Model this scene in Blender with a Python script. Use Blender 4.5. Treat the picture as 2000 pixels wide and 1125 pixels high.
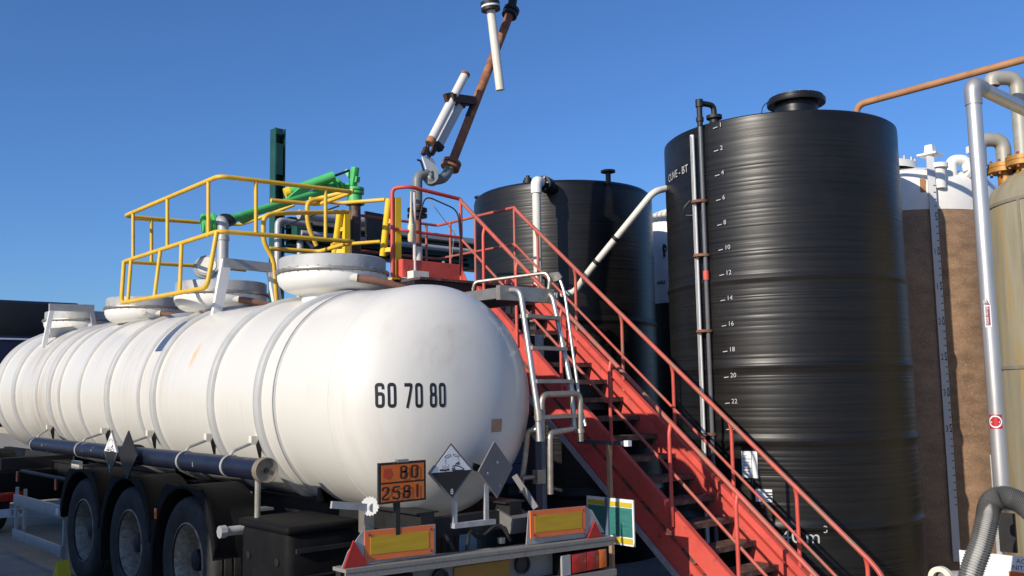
import bpy, math, random
from mathutils import Vector, Matrix
random.seed(7)
S = bpy.context.scene
for o in list(bpy.data.objects): bpy.data.objects.remove(o)
C = S.collection
R = math.radians

# ------------------------------------------------------------------ camera
YAW, PIT, ROL, FPX = .7262, .1096, -.0170, 1830.0
CAM = Vector((-4.469, -5.305, 1.886))
FW = Vector((math.sin(YAW)*math.cos(PIT), math.cos(YAW)*math.cos(PIT), math.sin(PIT)))
R0 = Vector((math.cos(YAW), -math.sin(YAW), 0)); U0 = R0.cross(FW)
RT = R0*math.cos(ROL)+U0*math.sin(ROL); UP = U0*math.cos(ROL)-R0*math.sin(ROL)
cam = bpy.data.cameras.new('camera'); cam.sensor_width = 36; cam.lens = 36*FPX/2000
cam.clip_start = .1; cam.clip_end = 3000
co = bpy.data.objects.new('camera', cam); C.objects.link(co)
m = Matrix((RT, UP, -FW)).transposed().to_4x4(); m.translation = CAM; co.matrix_world = m
S.camera = co

# ------------------------------------------------------------------ sky, sun, exposure
SUN_AZ, SUN_EL = R(82), R(25.5)          # heading the light travels to, from +Y clockwise
w = bpy.data.worlds.new('World'); S.world = w; w.use_nodes = True
nt = w.node_tree; sky = nt.nodes.new('ShaderNodeTexSky'); sky.sky_type = 'NISHITA'; sky.sun_disc = False
sky.sun_elevation = SUN_EL; sky.sun_rotation = R(82+180)
sky.altitude = 2000; sky.air_density = 1.3; sky.dust_density = 3.5; sky.ozone_density = 10
bg = nt.nodes['Background']; bg.inputs[1].default_value = .137
tint = nt.nodes.new('ShaderNodeMix'); tint.data_type = 'RGBA'; tint.blend_type = 'MULTIPLY'; tint.inputs[0].default_value = 1
tint.inputs[7].default_value = (.99, .98, 1.02, 1)          # the camera's cool white balance
nt.links.new(sky.outputs[0], tint.inputs[6]); nt.links.new(tint.outputs[2], bg.inputs[0])
sl = bpy.data.lights.new('sun', 'SUN'); sl.energy = 5.0; sl.angle = R(.5); sl.color = (1, .91, .77)
so = bpy.data.objects.new('sun', sl); C.objects.link(so)
sd = Vector((math.sin(SUN_AZ)*math.cos(SUN_EL), math.cos(SUN_AZ)*math.cos(SUN_EL), -math.sin(SUN_EL)))
so.rotation_euler = sd.to_track_quat('-Z', 'Y').to_euler()
S.view_settings.view_transform = 'Standard'; S.view_settings.look = 'None'
S.view_settings.exposure = 0; S.view_settings.gamma = 1

def at(px, py, X=None, Y=None, Z=None):
    """the point of the plane X=, Y= or Z= that the photograph shows at (px, py)"""
    d = FW+RT*((px-1000)/FPX)-UP*((py-562.5)/FPX)
    i, v = (0, X) if X is not None else (1, Y) if Y is not None else (2, Z)
    return CAM+d*((v-CAM[i])/d[i])

# ------------------------------------------------------------------ materials
MATS = {}
def mat(name, col, rough=.5, metal=0, var=.18, scale=6, bump=0, bscale=40, col2=None, c2=(.5, .7), c2scale=5,
        stretch=(1, 1, 1), coat=0, spec=None):
    """colour with soft variation, an optional second colour in patches (rust, dirt, wear) and a fine bump"""
    if name in MATS: return MATS[name]
    m = bpy.data.materials.new(name); m.use_nodes = True; n = m.node_tree.nodes; l = m.node_tree.links
    b = n['Principled BSDF']; b.inputs['Metallic'].default_value = metal
    if coat: b.inputs['Coat Weight'].default_value = coat; b.inputs['Coat Roughness'].default_value = .15
    if spec is not None: b.inputs['Specular IOR Level'].default_value = spec
    tc = n.new('ShaderNodeTexCoord'); mp = n.new('ShaderNodeMapping'); mp.inputs['Scale'].default_value = stretch
    l.new(tc.outputs['Object'], mp.inputs[0])
    nz = n.new('ShaderNodeTexNoise'); nz.inputs['Scale'].default_value = scale; nz.inputs['Detail'].default_value = 6
    nz.inputs['Roughness'].default_value = .6
    l.new(mp.outputs[0], nz.inputs[0])
    rp = n.new('ShaderNodeValToRGB'); e = rp.color_ramp.elements
    e[0].position = .3; e[1].position = .7
    e[0].color = tuple(max(0, c*(1-var)) for c in col)+(1,); e[1].color = tuple(min(1, c*(1+var)) for c in col)+(1,)
    l.new(nz.outputs[0], rp.inputs[0]); out = rp.outputs[0]
    if col2:
        n2 = n.new('ShaderNodeTexNoise'); n2.inputs['Scale'].default_value = c2scale; n2.inputs['Detail'].default_value = 8
        n2.inputs['Roughness'].default_value = .68
        l.new(mp.outputs[0], n2.inputs[0])
        r2 = n.new('ShaderNodeValToRGB'); r2.color_ramp.elements[0].position = c2[0]; r2.color_ramp.elements[1].position = c2[1]
        l.new(n2.outputs[0], r2.inputs[0])
        mx = n.new('ShaderNodeMix'); mx.data_type = 'RGBA'; l.new(r2.outputs[0], mx.inputs[0]); l.new(out, mx.inputs[6])
        mx.inputs[7].default_value = tuple(col2)+(1,); out = mx.outputs[2]
    l.new(out, b.inputs['Base Color'])
    mr = n.new('ShaderNodeMapRange'); mr.inputs[3].default_value = max(.05, rough-.1); mr.inputs[4].default_value = min(1, rough+.12)
    l.new(nz.outputs[0], mr.inputs[0]); l.new(mr.outputs[0], b.inputs['Roughness'])
    if bump:
        nb = n.new('ShaderNodeTexNoise'); nb.inputs['Scale'].default_value = bscale; nb.inputs['Detail'].default_value = 4
        l.new(mp.outputs[0], nb.inputs[0]); bp = n.new('ShaderNodeBump'); bp.inputs['Strength'].default_value = bump
        bp.inputs['Distance'].default_value = .01; l.new(nb.outputs[0], bp.inputs['Height']); l.new(bp.outputs[0], b.inputs['Normal'])
    MATS[name] = m; return m

ASPH = mat('asphalt', (.30, .255, .195), .85, var=.25, scale=3, bump=.6, bscale=120, col2=(.26, .235, .20), c2=(.45, .7), c2scale=60)
RIB = mat('rib_paint', (.44, .44, .43), .5, var=.08, scale=8, col2=(.34, .32, .28), c2=(.55, .9), c2scale=4)
WHITE = mat('white_paint', (.80, .79, .75), .35, var=.04, col2=(.55, .47, .36), c2=(.62, .9), c2scale=3)
CREAM = mat('cream_paint', (.72, .68, .58), .5, var=.08, col2=(.4, .32, .22), c2=(.6, .85))
BEAM = mat('dusty_beam', (.25, .24, .215), .6, .15, var=.2, scale=5, bump=.2, col2=(.17, .155, .13), c2=(.45, .75))
GALV = mat('galvanised', (.38, .385, .385), .55, .25, var=.15, scale=14, bump=.1, col2=(.30, .29, .27), c2=(.5, .8))
COLLAR = mat('collar_metal', (.42, .425, .425), .55, .2, var=.1, scale=5, col2=(.26, .255, .25), c2=(.5, .8), c2scale=7)
STEEL = mat('stainless', (.46, .445, .42), .42, .7, var=.1, scale=10)
STEEL_D = mat('dirty_stainless', (.40, .37, .32), .42, .7, var=.2, scale=9, col2=(.24, .19, .13), c2=(.45, .8))
BRUSH = mat('brushed_pipe', (.58, .56, .53), .36, .7, var=.1, scale=6, stretch=(1, 1, .2), col2=(.42, .41, .40), c2=(.55, .8))
RED = mat('red_paint', (.57, .080, .058), .5, var=.22, scale=2.2, col2=(.20, .08, .055), c2=(.60, .665), c2scale=9, bump=.15)
RED_RUB = mat('worn_red_paint', (.46, .085, .06), .5, var=.2, scale=8, col2=(.26, .13, .085), c2=(.46, .64), c2scale=5)
YEL = mat('yellow_paint', (.72, .44, .035), .45, var=.1, scale=5, col2=(.36, .22, .08), c2=(.6, .8), c2scale=9)
YEL2 = mat('bright_yellow_paint', (.80, .54, .02), .42, var=.08, scale=4, col2=(.5, .3, .05), c2=(.62, .85))
GRN = mat('bright_green_paint', (.085, .48, .135), .42, var=.12, scale=6, col2=(.05, .28, .08), c2=(.55, .8))
DGRN = mat('dark_green_paint', (.008, .062, .048), .5, var=.2, scale=3)
RUST = mat('rusty_steel', (.20, .075, .042), .75, var=.3, scale=7, bump=.4, bscale=60, col2=(.36, .17, .07), c2=(.48, .68), c2scale=6)
RUSTO = mat('orange_rust', (.40, .20, .085), .7, var=.25, scale=6, bump=.2, bscale=70, col2=(.26, .105, .06), c2=(.46, .7), c2scale=3)
BROWN = mat('brown_hose', (.23, .115, .07), .6, var=.2, scale=9)
DARK = mat('black_steel', (.011, .011, .0115), .55, var=.3, scale=6, col2=(.032, .028, .025), c2=(.55, .9))
PLAST = mat('black_plastic', (.007, .007, .0075), .65, var=.2, scale=5, col2=(.016, .0155, .015), c2=(.5, .85), c2scale=4, spec=.12)
RUB = mat('tyre_rubber', (.020, .019, .0175), .75, var=.25, scale=9, bump=.15, col2=(.055, .052, .047), c2=(.45, .8), c2scale=5)
RIM = mat('wheel_rim', (.32, .28, .225), .55, .2, var=.2, scale=12, col2=(.17, .14, .105), c2=(.42, .62), c2scale=22)
BLUE = mat('blue_tube', (.007, .009, .022), .42, var=.3, scale=6, col2=(.30, .28, .25), c2=(.635, .66), c2scale=9)
NAVY = mat('navy_panel', (.010, .013, .045), .4, var=.15)
BLACK = mat('black_lettering', (.012, .012, .012), .5, var=.1)
WLET = mat('white_lettering', (.44, .44, .42), .6, var=.1)
ORANGE = mat('orange_plate', (.62, .13, .012), .45, var=.1, scale=12, col2=(.38, .07, .01), c2=(.55, .75), c2scale=7)
REDORG = mat('red_orange_reflector', (.75, .17, .045), .4, var=.06)
AMBER = mat('amber_reflector', (.52, .33, .015), .4, var=.12, scale=60, stretch=(.05, 1, 1))
REDLENS = mat('red_lens', (.36, .012, .010), .2, var=.25, scale=20, coat=.4)
ORGLENS = mat('orange_lens', (.62, .14, .01), .2, var=.15, scale=20, coat=.4)
REDTRI = mat('red_triangle_reflector', (.38, .022, .016), .3, var=.12, scale=30)
PAPER = mat('white_sign', (.72, .73, .74), .5, var=.04)
SIGNB = mat('placard_back', (.19, .185, .18), .55, .3, var=.12, scale=9)
GREYP = mat('grey_pipe_paint', (.16, .18, .175), .45, var=.12)
LGREY = mat('light_grey_pipe', (.44, .44, .44), .45, .2, var=.1)
CONC = mat('concrete', (.30, .29, .27), .85, var=.2, bump=.3)
TREADM = mat('tread_grating', (.10, .055, .04), .7, .2, var=.3, scale=12, bump=.5, bscale=90, col2=(.30, .22, .16), c2=(.5, .75), c2scale=8)
PVC = mat('cream_pvc', (.66, .63, .55), .42, var=.06, scale=4, col2=(.48, .44, .36), c2=(.58, .85), c2scale=3)
TEAL = mat('teal_print', (.035, .17, .155), .4, var=.3, scale=40, stretch=(1, .2, 4))
YPRINT = mat('yellow_print', (.55, .42, .03), .5, var=.1)

def black_hdpe(name):
    m = bpy.data.materials.new(name); m.use_nodes = True; n = m.node_tree.nodes; l = m.node_tree.links
    b = n['Principled BSDF']; b.inputs['Specular IOR Level'].default_value = .40
    tc = n.new('ShaderNodeTexCoord'); mp = n.new('ShaderNodeMapping'); mp.inputs['Scale'].default_value = (.35, .35, 26)
    l.new(tc.outputs['Object'], mp.inputs[0])
    a = n.new('ShaderNodeTexNoise'); a.inputs['Scale'].default_value = 1.3; a.inputs['Detail'].default_value = 7; a.inputs['Roughness'].default_value = .65
    l.new(mp.outputs[0], a.inputs[0])
    r = n.new('ShaderNodeValToRGB'); r.color_ramp.elements[0].position = .35; r.color_ramp.elements[1].position = .72
    r.color_ramp.elements[0].color = (.0042, .0040, .0038, 1); r.color_ramp.elements[1].color = (.0120, .0106, .0094, 1)
    l.new(a.outputs[0], r.inputs[0])
    big = n.new('ShaderNodeTexNoise'); big.inputs['Scale'].default_value = 1.1; big.inputs['Detail'].default_value = 5
    l.new(tc.outputs['Object'], big.inputs[0])
    rb = n.new('ShaderNodeValToRGB'); rb.color_ramp.elements[0].position = .5; rb.color_ramp.elements[1].position = .85
    l.new(big.outputs[0], rb.inputs[0])
    mx = n.new('ShaderNodeMix'); mx.data_type = 'RGBA'; l.new(rb.outputs[0], mx.inputs[0]); l.new(r.outputs[0], mx.inputs[6])
    mx.inputs[7].default_value = (.022, .020, .018, 1); l.new(mx.outputs[2], b.inputs['Base Color'])
    mr = n.new('ShaderNodeMapRange'); mr.inputs[3].default_value = .30; mr.inputs[4].default_value = .48
    l.new(a.outputs[0], mr.inputs[0]); l.new(mr.outputs[0], b.inputs['Roughness'])
    bp = n.new('ShaderNodeBump'); bp.inputs['Strength'].default_value = .30; bp.inputs['Distance'].default_value = .006
    l.new(a.outputs[0], bp.inputs['Height']); l.new(bp.outputs[0], b.inputs['Normal'])
    return m
HDPE = black_hdpe('black_wound_plastic')

def tank_white():
    """gloss white tank paint with grey-brown vertical run marks, a rusty drip and a dusty belly"""
    m = bpy.data.materials.new('tank_white_paint'); m.use_nodes = True; n = m.node_tree.nodes; l = m.node_tree.links
    b = n['Principled BSDF']; b.inputs['Coat Weight'].default_value = .25; b.inputs['Coat Roughness'].default_value = .2
    tc = n.new('ShaderNodeTexCoord'); sp = n.new('ShaderNodeSeparateXYZ'); l.new(tc.outputs['Object'], sp.inputs[0])
    def noise(sc, st, det=6, ro=.6):
        mp = n.new('ShaderNodeMapping'); mp.inputs['Scale'].default_value = st; l.new(tc.outputs['Object'], mp.inputs[0])
        z = n.new('ShaderNodeTexNoise'); z.inputs['Scale'].default_value = sc; z.inputs['Detail'].default_value = det
        z.inputs['Roughness'].default_value = ro; l.new(mp.outputs[0], z.inputs[0]); return z.outputs[0]
    def ramp(v, a, c):
        r = n.new('ShaderNodeMapRange'); r.inputs[1].default_value = a; r.inputs[2].default_value = c; l.new(v, r.inputs[0]); return r.outputs[0]
    def mul(a, c):
        x = n.new('ShaderNodeMath'); x.operation = 'MULTIPLY'
        for i, v in enumerate((a, c)):
            if isinstance(v, (int, float)): x.inputs[i].default_value = v
            else: l.new(v, x.inputs[i])
        return x.outputs[0]
    def mix(f, a, c):
        x = n.new('ShaderNodeMix'); x.data_type = 'RGBA'; l.new(f, x.inputs[0])
        for i, v in ((6, a), (7, c)):
            if isinstance(v, tuple): x.inputs[i].default_value = v+(1,)
            else: l.new(v, x.inputs[i])
        return x.outputs[2]
    runs = ramp(noise(1.6, (1.4, 5, .35), 8, .65), .46, .74)
    blot = ramp(noise(.9, (1, 1, 1), 5), .46, .66)
    c = mix(mul(runs, mul(blot, .6)), (.665, .645, .59), (.40, .325, .235))
    # brown run marks between the front ribs
    far = mul(ramp(sp.outputs[1], 2.2, 2.9), ramp(sp.outputs[1], 4.4, 3.4))
    c = mix(mul(far, mul(ramp(noise(2.2, (1, 4, .4), 8), .44, .64), .7)), c, (.42, .33, .24))
    # orange drip on the left flank
    def bump1(sock, c0, hw):
        s = n.new('ShaderNodeMath'); s.operation = 'SUBTRACT'; l.new(sock, s.inputs[0])
        if isinstance(c0, float): s.inputs[1].default_value = c0
        else: l.new(c0, s.inputs[1])
        a = n.new('ShaderNodeMath'); a.operation = 'ABSOLUTE'; l.new(s.outputs[0], a.inputs[0])
        return ramp(a.outputs[0], hw, hw*.3)
    drip = mul(mul(bump1(sp.outputs[1], -1.66, .06), bump1(sp.outputs[2], 2.26, .16)), ramp(noise(9, (1, 2, .5)), .35, .6))
    c = mix(mul(drip, .75), c, (.70, .42, .10))
    l.new(c, b.inputs['Base Color'])
    mr = n.new('ShaderNodeMapRange'); mr.inputs[3].default_value = .30; mr.inputs[4].default_value = .5
    l.new(runs, mr.inputs[0]); l.new(mr.outputs[0], b.inputs['Roughness'])
    bp = n.new('ShaderNodeBump'); bp.inputs['Strength'].default_value = .05; bp.inputs['Distance'].default_value = .02
    l.new(noise(2.5, (1, 1, 1), 2), bp.inputs['Height']); l.new(bp.outputs[0], b.inputs['Normal'])
    return m
TANKW = tank_white()

# ------------------------------------------------------------------ mesh helpers
class MB:
    def __init__(s): s.v = []; s.f = []
    def add(s, vs, fs):
        k = len(s.v); s.v += [Vector(p) for p in vs]; s.f += [tuple(i+k for i in f) for f in fs]; return s
    def box(s, c, d, rot=None, bev=0):
        h = [x/2 for x in d]; c = Vector(c)
        if bev <= 0:
            P = [Vector((x*h[0], y*h[1], z*h[2])) for x in (-1, 1) for y in (-1, 1) for z in (-1, 1)]
            F = [(0, 1, 3, 2), (4, 6, 7, 5), (0, 4, 5, 1), (2, 3, 7, 6), (0, 2, 6, 4), (1, 5, 7, 3)]
        else:
            import bmesh
            bm = bmesh.new(); bmesh.ops.create_cube(bm, size=1)
            for v in bm.verts: v.co = Vector((v.co[0]*d[0], v.co[1]*d[1], v.co[2]*d[2]))
            bmesh.ops.bevel(bm, geom=bm.edges[:], offset=bev, segments=2, affect='EDGES', profile=.5)
            bm.verts.index_update(); P = [v.co.copy() for v in bm.verts]; F = [tuple(v.index for v in f.verts) for f in bm.faces]; bm.free()
        if rot is not None: P = [rot @ p for p in P]
        return s.add([p+c for p in P], F)
    def bar(s, a, b, wd, ht, up=(0, 0, 1), bev=0):
        """rectangular bar from a to b, wd across, ht along up"""
        a, b = Vector(a), Vector(b); y = (b-a).normalized(); u = Vector(up); x = y.cross(u).normalized(); z = x.cross(y)
        return s.box((a+b)/2, (wd, (b-a).length, ht), Matrix((x, y, z)).transposed(), bev)
    def cyl(s, a, b, r, r2=None, n=16, cap=True):
        a, b = Vector(a), Vector(b); r2 = r if r2 is None else r2; d = (b-a).normalized()
        x = d.orthogonal().normalized(); y = d.cross(x)
        P = []
        for q, rr in ((a, r), (b, r2)):
            P += [q+(x*math.cos(t)+y*math.sin(t))*rr for t in (2*math.pi*i/n for i in range(n))]
        F = [(i, (i+1) % n, n+(i+1) % n, n+i) for i in range(n)]
        if cap: F += [tuple(range(n))[::-1], tuple(range(n, 2*n))]
        return s.add(P, F)
    def tube(s, path, r, n=10, bend=0, seg=5, closed=False, cap=True):
        P = [Vector(p) for p in path]
        if bend > 0:
            Q = []; N = len(P)
            for i in range(N):
                if not closed and i in (0, N-1): Q.append(P[i]); continue
                a, b, c = P[i-1], P[i], P[(i+1) % N]; u = (a-b); v = (c-b); lu, lv = u.length, v.length
                k = min(bend, lu*.45, lv*.45); p0 = b+u.normalized()*k; p1 = b+v.normalized()*k
                for j in range(seg+1):
                    t = j/seg; Q.append(p0*(1-t)**2+b*2*t*(1-t)+p1*t*t)
            P = Q
        N = len(P); T = []
        for i in range(N):
            a = P[i-1] if (closed or i > 0) else P[0]; c = P[(i+1) % N] if (closed or i < N-1) else P[-1]
            T.append((c-a).normalized())
        x = T[0].orthogonal().normalized(); V = []; rad = r if callable(r) else (lambda t: r)
        for i in range(N):
            x = (x-T[i]*x.dot(T[i])).normalized(); y = T[i].cross(x); rr = rad(i/(N-1))
            V += [P[i]+(x*math.cos(t)+y*math.sin(t))*rr for t in (2*math.pi*k/n for k in range(n))]
        M = N if closed else N-1
        F = [(i*n+k, i*n+(k+1) % n, ((i+1) % N)*n+(k+1) % n, ((i+1) % N)*n+k) for i in range(M) for k in range(n)]
        if cap and not closed: F += [tuple(range(n))[::-1], tuple(range((N-1)*n, N*n))]
        return s.add(V, F)
    def lathe(s, prof, c=(0, 0, 0), axis='Z', n=48, a0=0, a1=2*math.pi, jit=None):
        c = Vector(c); full = abs(a1-a0-2*math.pi) < 1e-6; m = n if full else n+1; V = []
        for (r, h) in prof:
            for i in range(m):
                t = a0+(a1-a0)*i/n; rr = r
                p = (rr*math.cos(t), rr*math.sin(t), h) if axis == 'Z' else (rr*math.cos(t), h, rr*math.sin(t)) if axis == 'Y' else (h, rr*math.cos(t), rr*math.sin(t))
                V.append(c+Vector(p))
        F = []
        for j in range(len(prof)-1):
            for i in range(n):
                a, b = i, (i+1) % m
                q = (j*m+a, j*m+b, (j+1)*m+b, (j+1)*m+a)
                F.append(q if axis != 'Y' else q[::-1])
        return s.add(V, F)
    def prism(s, poly, vec):
        k = len(poly); P = [Vector(p) for p in poly]; vec = Vector(vec)
        return s.add(P+[p+vec for p in P], [tuple(range(k))[::-1], tuple(range(k, 2*k))]+[(i, (i+1) % k, k+(i+1) % k, k+i) for i in range(k)])
    def flat(s, pts): return s.add(pts, [tuple(range(len(pts)))])
    def mesh(s, name, origin=(0, 0, 0), ang=35):
        o = Vector(origin); me = bpy.data.meshes.new(name); me.from_pydata([p-o for p in s.v], [], s.f); me.update()
        import bmesh
        bm = bmesh.new(); bm.from_mesh(me); bmesh.ops.recalc_face_normals(bm, faces=bm.faces[:]); bm.to_mesh(me); bm.free()
        for p in me.polygons: p.use_smooth = True
        me.set_sharp_from_angle(angle=R(ang)); return me
    def build(s, name, material, parent=None, ang=35):
        org = wloc(parent); me = s.mesh(name, org, ang); me.materials.append(material)
        return link(name, me, parent)

def wloc(o):
    l = Vector((0, 0, 0))
    while o is not None: l += o.location; o = o.parent
    return l
def link(name, data, parent=None):
    o = bpy.data.objects.new(name, data); C.objects.link(o); o.parent = parent; return o
def thing(name, label, cat, loc=(0, 0, 0), group=None):
    o = link(name, None); o.location = loc; o.empty_display_size = .3; return tag(o, label, cat, group)
def tag(o, label=None, cat=None, group=None, kind=None):
    if label: o['label'] = label
    if cat: o['category'] = cat
    if group: o['group'] = group
    if kind: o['kind'] = kind
    return o
def copy_tree(o, parent=None):
    c = o.copy(); C.objects.link(c); c.parent = parent
    for ch in [x for x in bpy.data.objects if x.parent == o]: copy_tree(ch, c)
    return c
def text2d(s, size, align='LEFT'):
    cu = bpy.data.curves.new('t', 'FONT'); cu.body = s; cu.size = size; cu.align_x = align; cu.resolution_u = 3
    o = bpy.data.objects.new('t', cu); C.objects.link(o)
    dg = bpy.context.evaluated_depsgraph_get(); me = bpy.data.meshes.new_from_object(o.evaluated_get(dg))
    v = [(p.co.x, p.co.y) for p in me.vertices]; f = [tuple(p.vertices) for p in me.polygons]
    bpy.data.objects.remove(o); bpy.data.curves.remove(cu); bpy.data.meshes.remove(me); return v, f
def put_text(name, s, size, fn, material, parent, align='LEFT', bold=0):
    v, f = text2d(s, size, align); b = MB(); b.add([fn(*p) for p in v], f)
    return b.build(name, material, parent)
def stroke(path, wd, fn, b, closed=False, rad=.12, n=6):
    """flat band of width wd along a 2-D path with rounded corners, laid on a surface by fn(u, v)"""
    P = [Vector((x, y, 0)) for x, y in path]; Q = []; N = len(P)
    for i in range(N):
        if not closed and i in (0, N-1): Q.append(P[i]); continue
        a, m_, c = P[i-1], P[i], P[(i+1) % N]; u, v = a-m_, c-m_; k = min(rad, u.length*.5, v.length*.5)
        p0 = m_+u.normalized()*k; p1 = m_+v.normalized()*k
        for j in range(n+1):
            t = j/n; Q.append(p0*(1-t)**2+m_*2*t*(1-t)+p1*t*t)
    D = []
    for i in range(len(Q)-(0 if closed else 1)):
        a, c = Q[i], Q[(i+1) % len(Q)]; k = max(1, int((c-a).length/.08))
        if (c-a).length < 1e-6: continue
        D += [a.lerp(c, j/k) for j in range(k)]
    if not closed: D.append(Q[-1])
    N = len(D); V = []
    for i in range(N):
        a = D[i-1] if (closed or i) else D[0]; c = D[(i+1) % N] if (closed or i < N-1) else D[-1]
        t = (c-a).normalized(); nn = Vector((-t.y, t.x, 0))*wd/2
        for p in (D[i]+nn, D[i]-nn): V.append(fn(p.x, p.y))
    b.add(V, [(2*i, 2*i+1, (2*i+3) % (2*N), (2*i+2) % (2*N)) for i in range(N if closed else N-1)])
H_, W_, K_ = 1.0, .46, .13     # digit box
def digit(ch, fn, b, wd=K_):
    k = wd/2; x0, x1, y0, y1, ym = k, W_-k, k, H_-k, .5
    if ch == '0': stroke([(x0, y0), (x1, y0), (x1, y1), (x0, y1)], wd, fn, b, True)
    if ch == '8':
        stroke([(x0, y0), (x1, y0), (x1, ym+.03), (x0, ym+.03)], wd, fn, b, True); stroke([(x0+.015, ym+.03), (x1-.015, ym+.03), (x1-.015, y1), (x0+.015, y1)], wd, fn, b, True)
    if ch == '6':
        stroke([(x0, y0), (x1, y0), (x1, .56), (x0, .56)], wd, fn, b, True); stroke([(x1, .74), (x1, y1), (x0, y1), (x0, .3)], wd, fn, b)
    if ch == '7': stroke([(x0-k, y1), (x1, y1), (x1, .86), (.14, 0)], wd, fn, b, rad=.06)
    if ch == '1': stroke([(.23, 0), (.23, 1)], wd, fn, b)
    if ch == '2': stroke([(x0, .72), (x0, y1), (x1, y1), (x1, .56), (x0, .2), (x0, y0), (x1+k, y0)], wd, fn, b)
    if ch == '5': stroke([(x1+k*.6, y1), (x0, y1), (x0, .56), (x1, .6), (x1, y0), (x0, y0), (x0, .24)], wd, fn, b)
def digits(s, fn, sc, gap=.14, wd=K_):
    b = MB(); x = 0
    for ch in s:
        if ch == ' ': x += .3; continue
        digit(ch, lambda u, v, x=x: fn((x+u)*sc, v*sc), b, wd); x += W_+gap
    return b

# ================================================================== SETTING
PIT_Z = -.6
g = MB(); xs = [(-300, 0), (1.98, 0), (2.0, PIT_Z), (14, PIT_Z), (14.02, 0), (300, 0)]
for i in range(len(xs)-1):
    a, b = xs[i], xs[i+1]; g.flat([(a[0], -300, a[1]), (b[0], -300, b[1]), (b[0], 300, b[1]), (a[0], 300, a[1])])
tag(g.build('ground', ASPH), kind='structure')

# unseen building added left of the picture to shade the wheels and yard
wh = thing('shade_building', 'unseen low building added beyond the left edge to shade the trailer wheels', 'building', (-12, 6.6, 0))
WHT = 1.27+(9.0-1.15)*math.tan(SUN_EL)
MB().box((-12, 6.6, WHT/2), (6, 11.4, WHT)).build('wall', CONC, wh)
MB().box((-12, 6.6, WHT-.06), (6.1, 11.5, .08)).build('parapet', GALV, wh)
for k in range(2): MB().box((-8.99, 4+k*5, 1.7), (.04, 3, 3.2)).build('roller_door', GALV, wh)

# ------------------------------------------------------------------ storage tanks
def on_cyl(px, py, c, r):
    d = FW+RT*((px-1000)/FPX)-UP*((py-562.5)/FPX); ox, oy = CAM.x-c[0], CAM.y-c[1]
    a = d.x*d.x+d.y*d.y; b = 2*(ox*d.x+oy*d.y); cc = ox*ox+oy*oy-r*r; D = max(0, b*b-4*a*cc)
    t = (-b-math.sqrt(D))/(2*a); return CAM+d*t
def ang_of(px, py, c, r):
    p = on_cyl(px, py, c, r); return math.atan2(p.y-c[1], p.x-c[0]), p.z
def patch(c, r, t0, t1, z0, z1, th=.003, n=6):
    b = MB()
    for i in range(n+1):
        t = t0+(t1-t0)*i/n
        for rr in (r, r+th):
            for z in (z0, z1): b.v.append(Vector((c[0]+rr*math.cos(t), c[1]+rr*math.sin(t), z)))
    for i in range(n):
        k = 4*i
        b.f += [(k+2, k+6, k+7, k+3), (k+1, k+3, k+7, k+5), (k, k+4, k+6, k+2)]
    b.f += [(0, 2, 3, 1), (4*n, 4*n+1, 4*n+3, 4*n+2)]
    return b
def wound_profile(r0, z0, z1, seed, steps, pitch=.058, amp=.0011):
    """flat-topped rings with narrow grooves between them, thicker at the weld bands"""
    rnd = random.Random(seed); pr = []; z = z0
    while z < z1-.02:
        h = pitch*rnd.choice((.5, .7, .8, 1, 1.1, 1.4, 1.8)); o = rnd.uniform(-.5, .5)*amp; t = rnd.uniform(-.35, .35)*amp
        for k, d in ((0, -amp*rnd.uniform(.5, 1.3)), (.14, 0), (.5, amp*.35), (.88, 0)):
            zz = z+h*k
            if zz >= z1: break
            bulge = sum(.018*math.exp(-((zz-q)/.04)**2) for q in steps); grow = .008*sum(1 for q in steps if zz < q)
            pr.append((r0+d+o+t*(k-.5)+bulge+grow, zz))
        z += h
    pr.append((r0, z1)); return pr
def bolt_ring(c, r, z, n, s=.012, h=.03):
    b = MB()
    for i in range(n):
        t = 2*math.pi*i/n; p = Vector((c[0]+r*math.cos(t), c[1]+r*math.sin(t), z)); b.cyl(p-Vector((0, 0, h/2)), p+Vector((0, 0, h/2)), s, n=6)
    return b

# --- black tank in front, with the level scale
BT = (6.05, 1.30); BR = 1.45; BTOP = 5.05
bt = thing('storage_tank', 'tall black wound plastic tank with white litre scale right behind the red stairs', 'storage tank', (BT[0], BT[1], PIT_Z), 'black plastic storage tanks')
pr = wound_profile(BR, PIT_Z, BTOP-.05, 3, (3.13, 2.12, 1.28, .35))
pr += [(BR-.004, BTOP-.02), (BR-.03, BTOP), (1.0, BTOP+.05), (.3, BTOP+.08), (.0, BTOP+.085)]
MB().lathe(pr, (BT[0], BT[1], 0), n=128).build('shell', HDPE, bt, 25)
mw = at(1555, 205, X=5.62); mw = Vector((mw.x, mw.y, BTOP))
mo = MB().lathe([(.255, -.05), (.255, .27), (.345, .27), (.35, .285), (.35, .325), (.34, .335), (.33, .335), (.325, .36), (.2, .38), (0, .385)], mw, n=40).build('manway', HDPE, bt, 30)
tag(bolt_ring((mw.x, mw.y), .305, mw.z+.35, 18, .014, .03).build('bolt_ring', GALV, mo), kind='stuff')
cb = [at(1487, 221, X=mw.x-.1), at(1490, 207, X=mw.x-.1), at(1500, 199, X=mw.x-.1), at(1508, 200, X=mw.x)]
MB().tube(cb, .007, 6, .05).build('cable', DARK, bt)
tA, _ = ang_of(1369, 500, BT, BR); tB, _ = ang_of(1384, 500, BT, BR)
pol = lambda t, rr, z: Vector((BT[0]+rr*math.cos(t), BT[1]+rr*math.sin(t), z))
gp = MB()
gp.tube([pol(tA, BR+.07, PIT_Z), pol(tA, BR+.07, BTOP-.12)], .026, 12).build('sight_tube', WHITE, bt)
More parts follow.
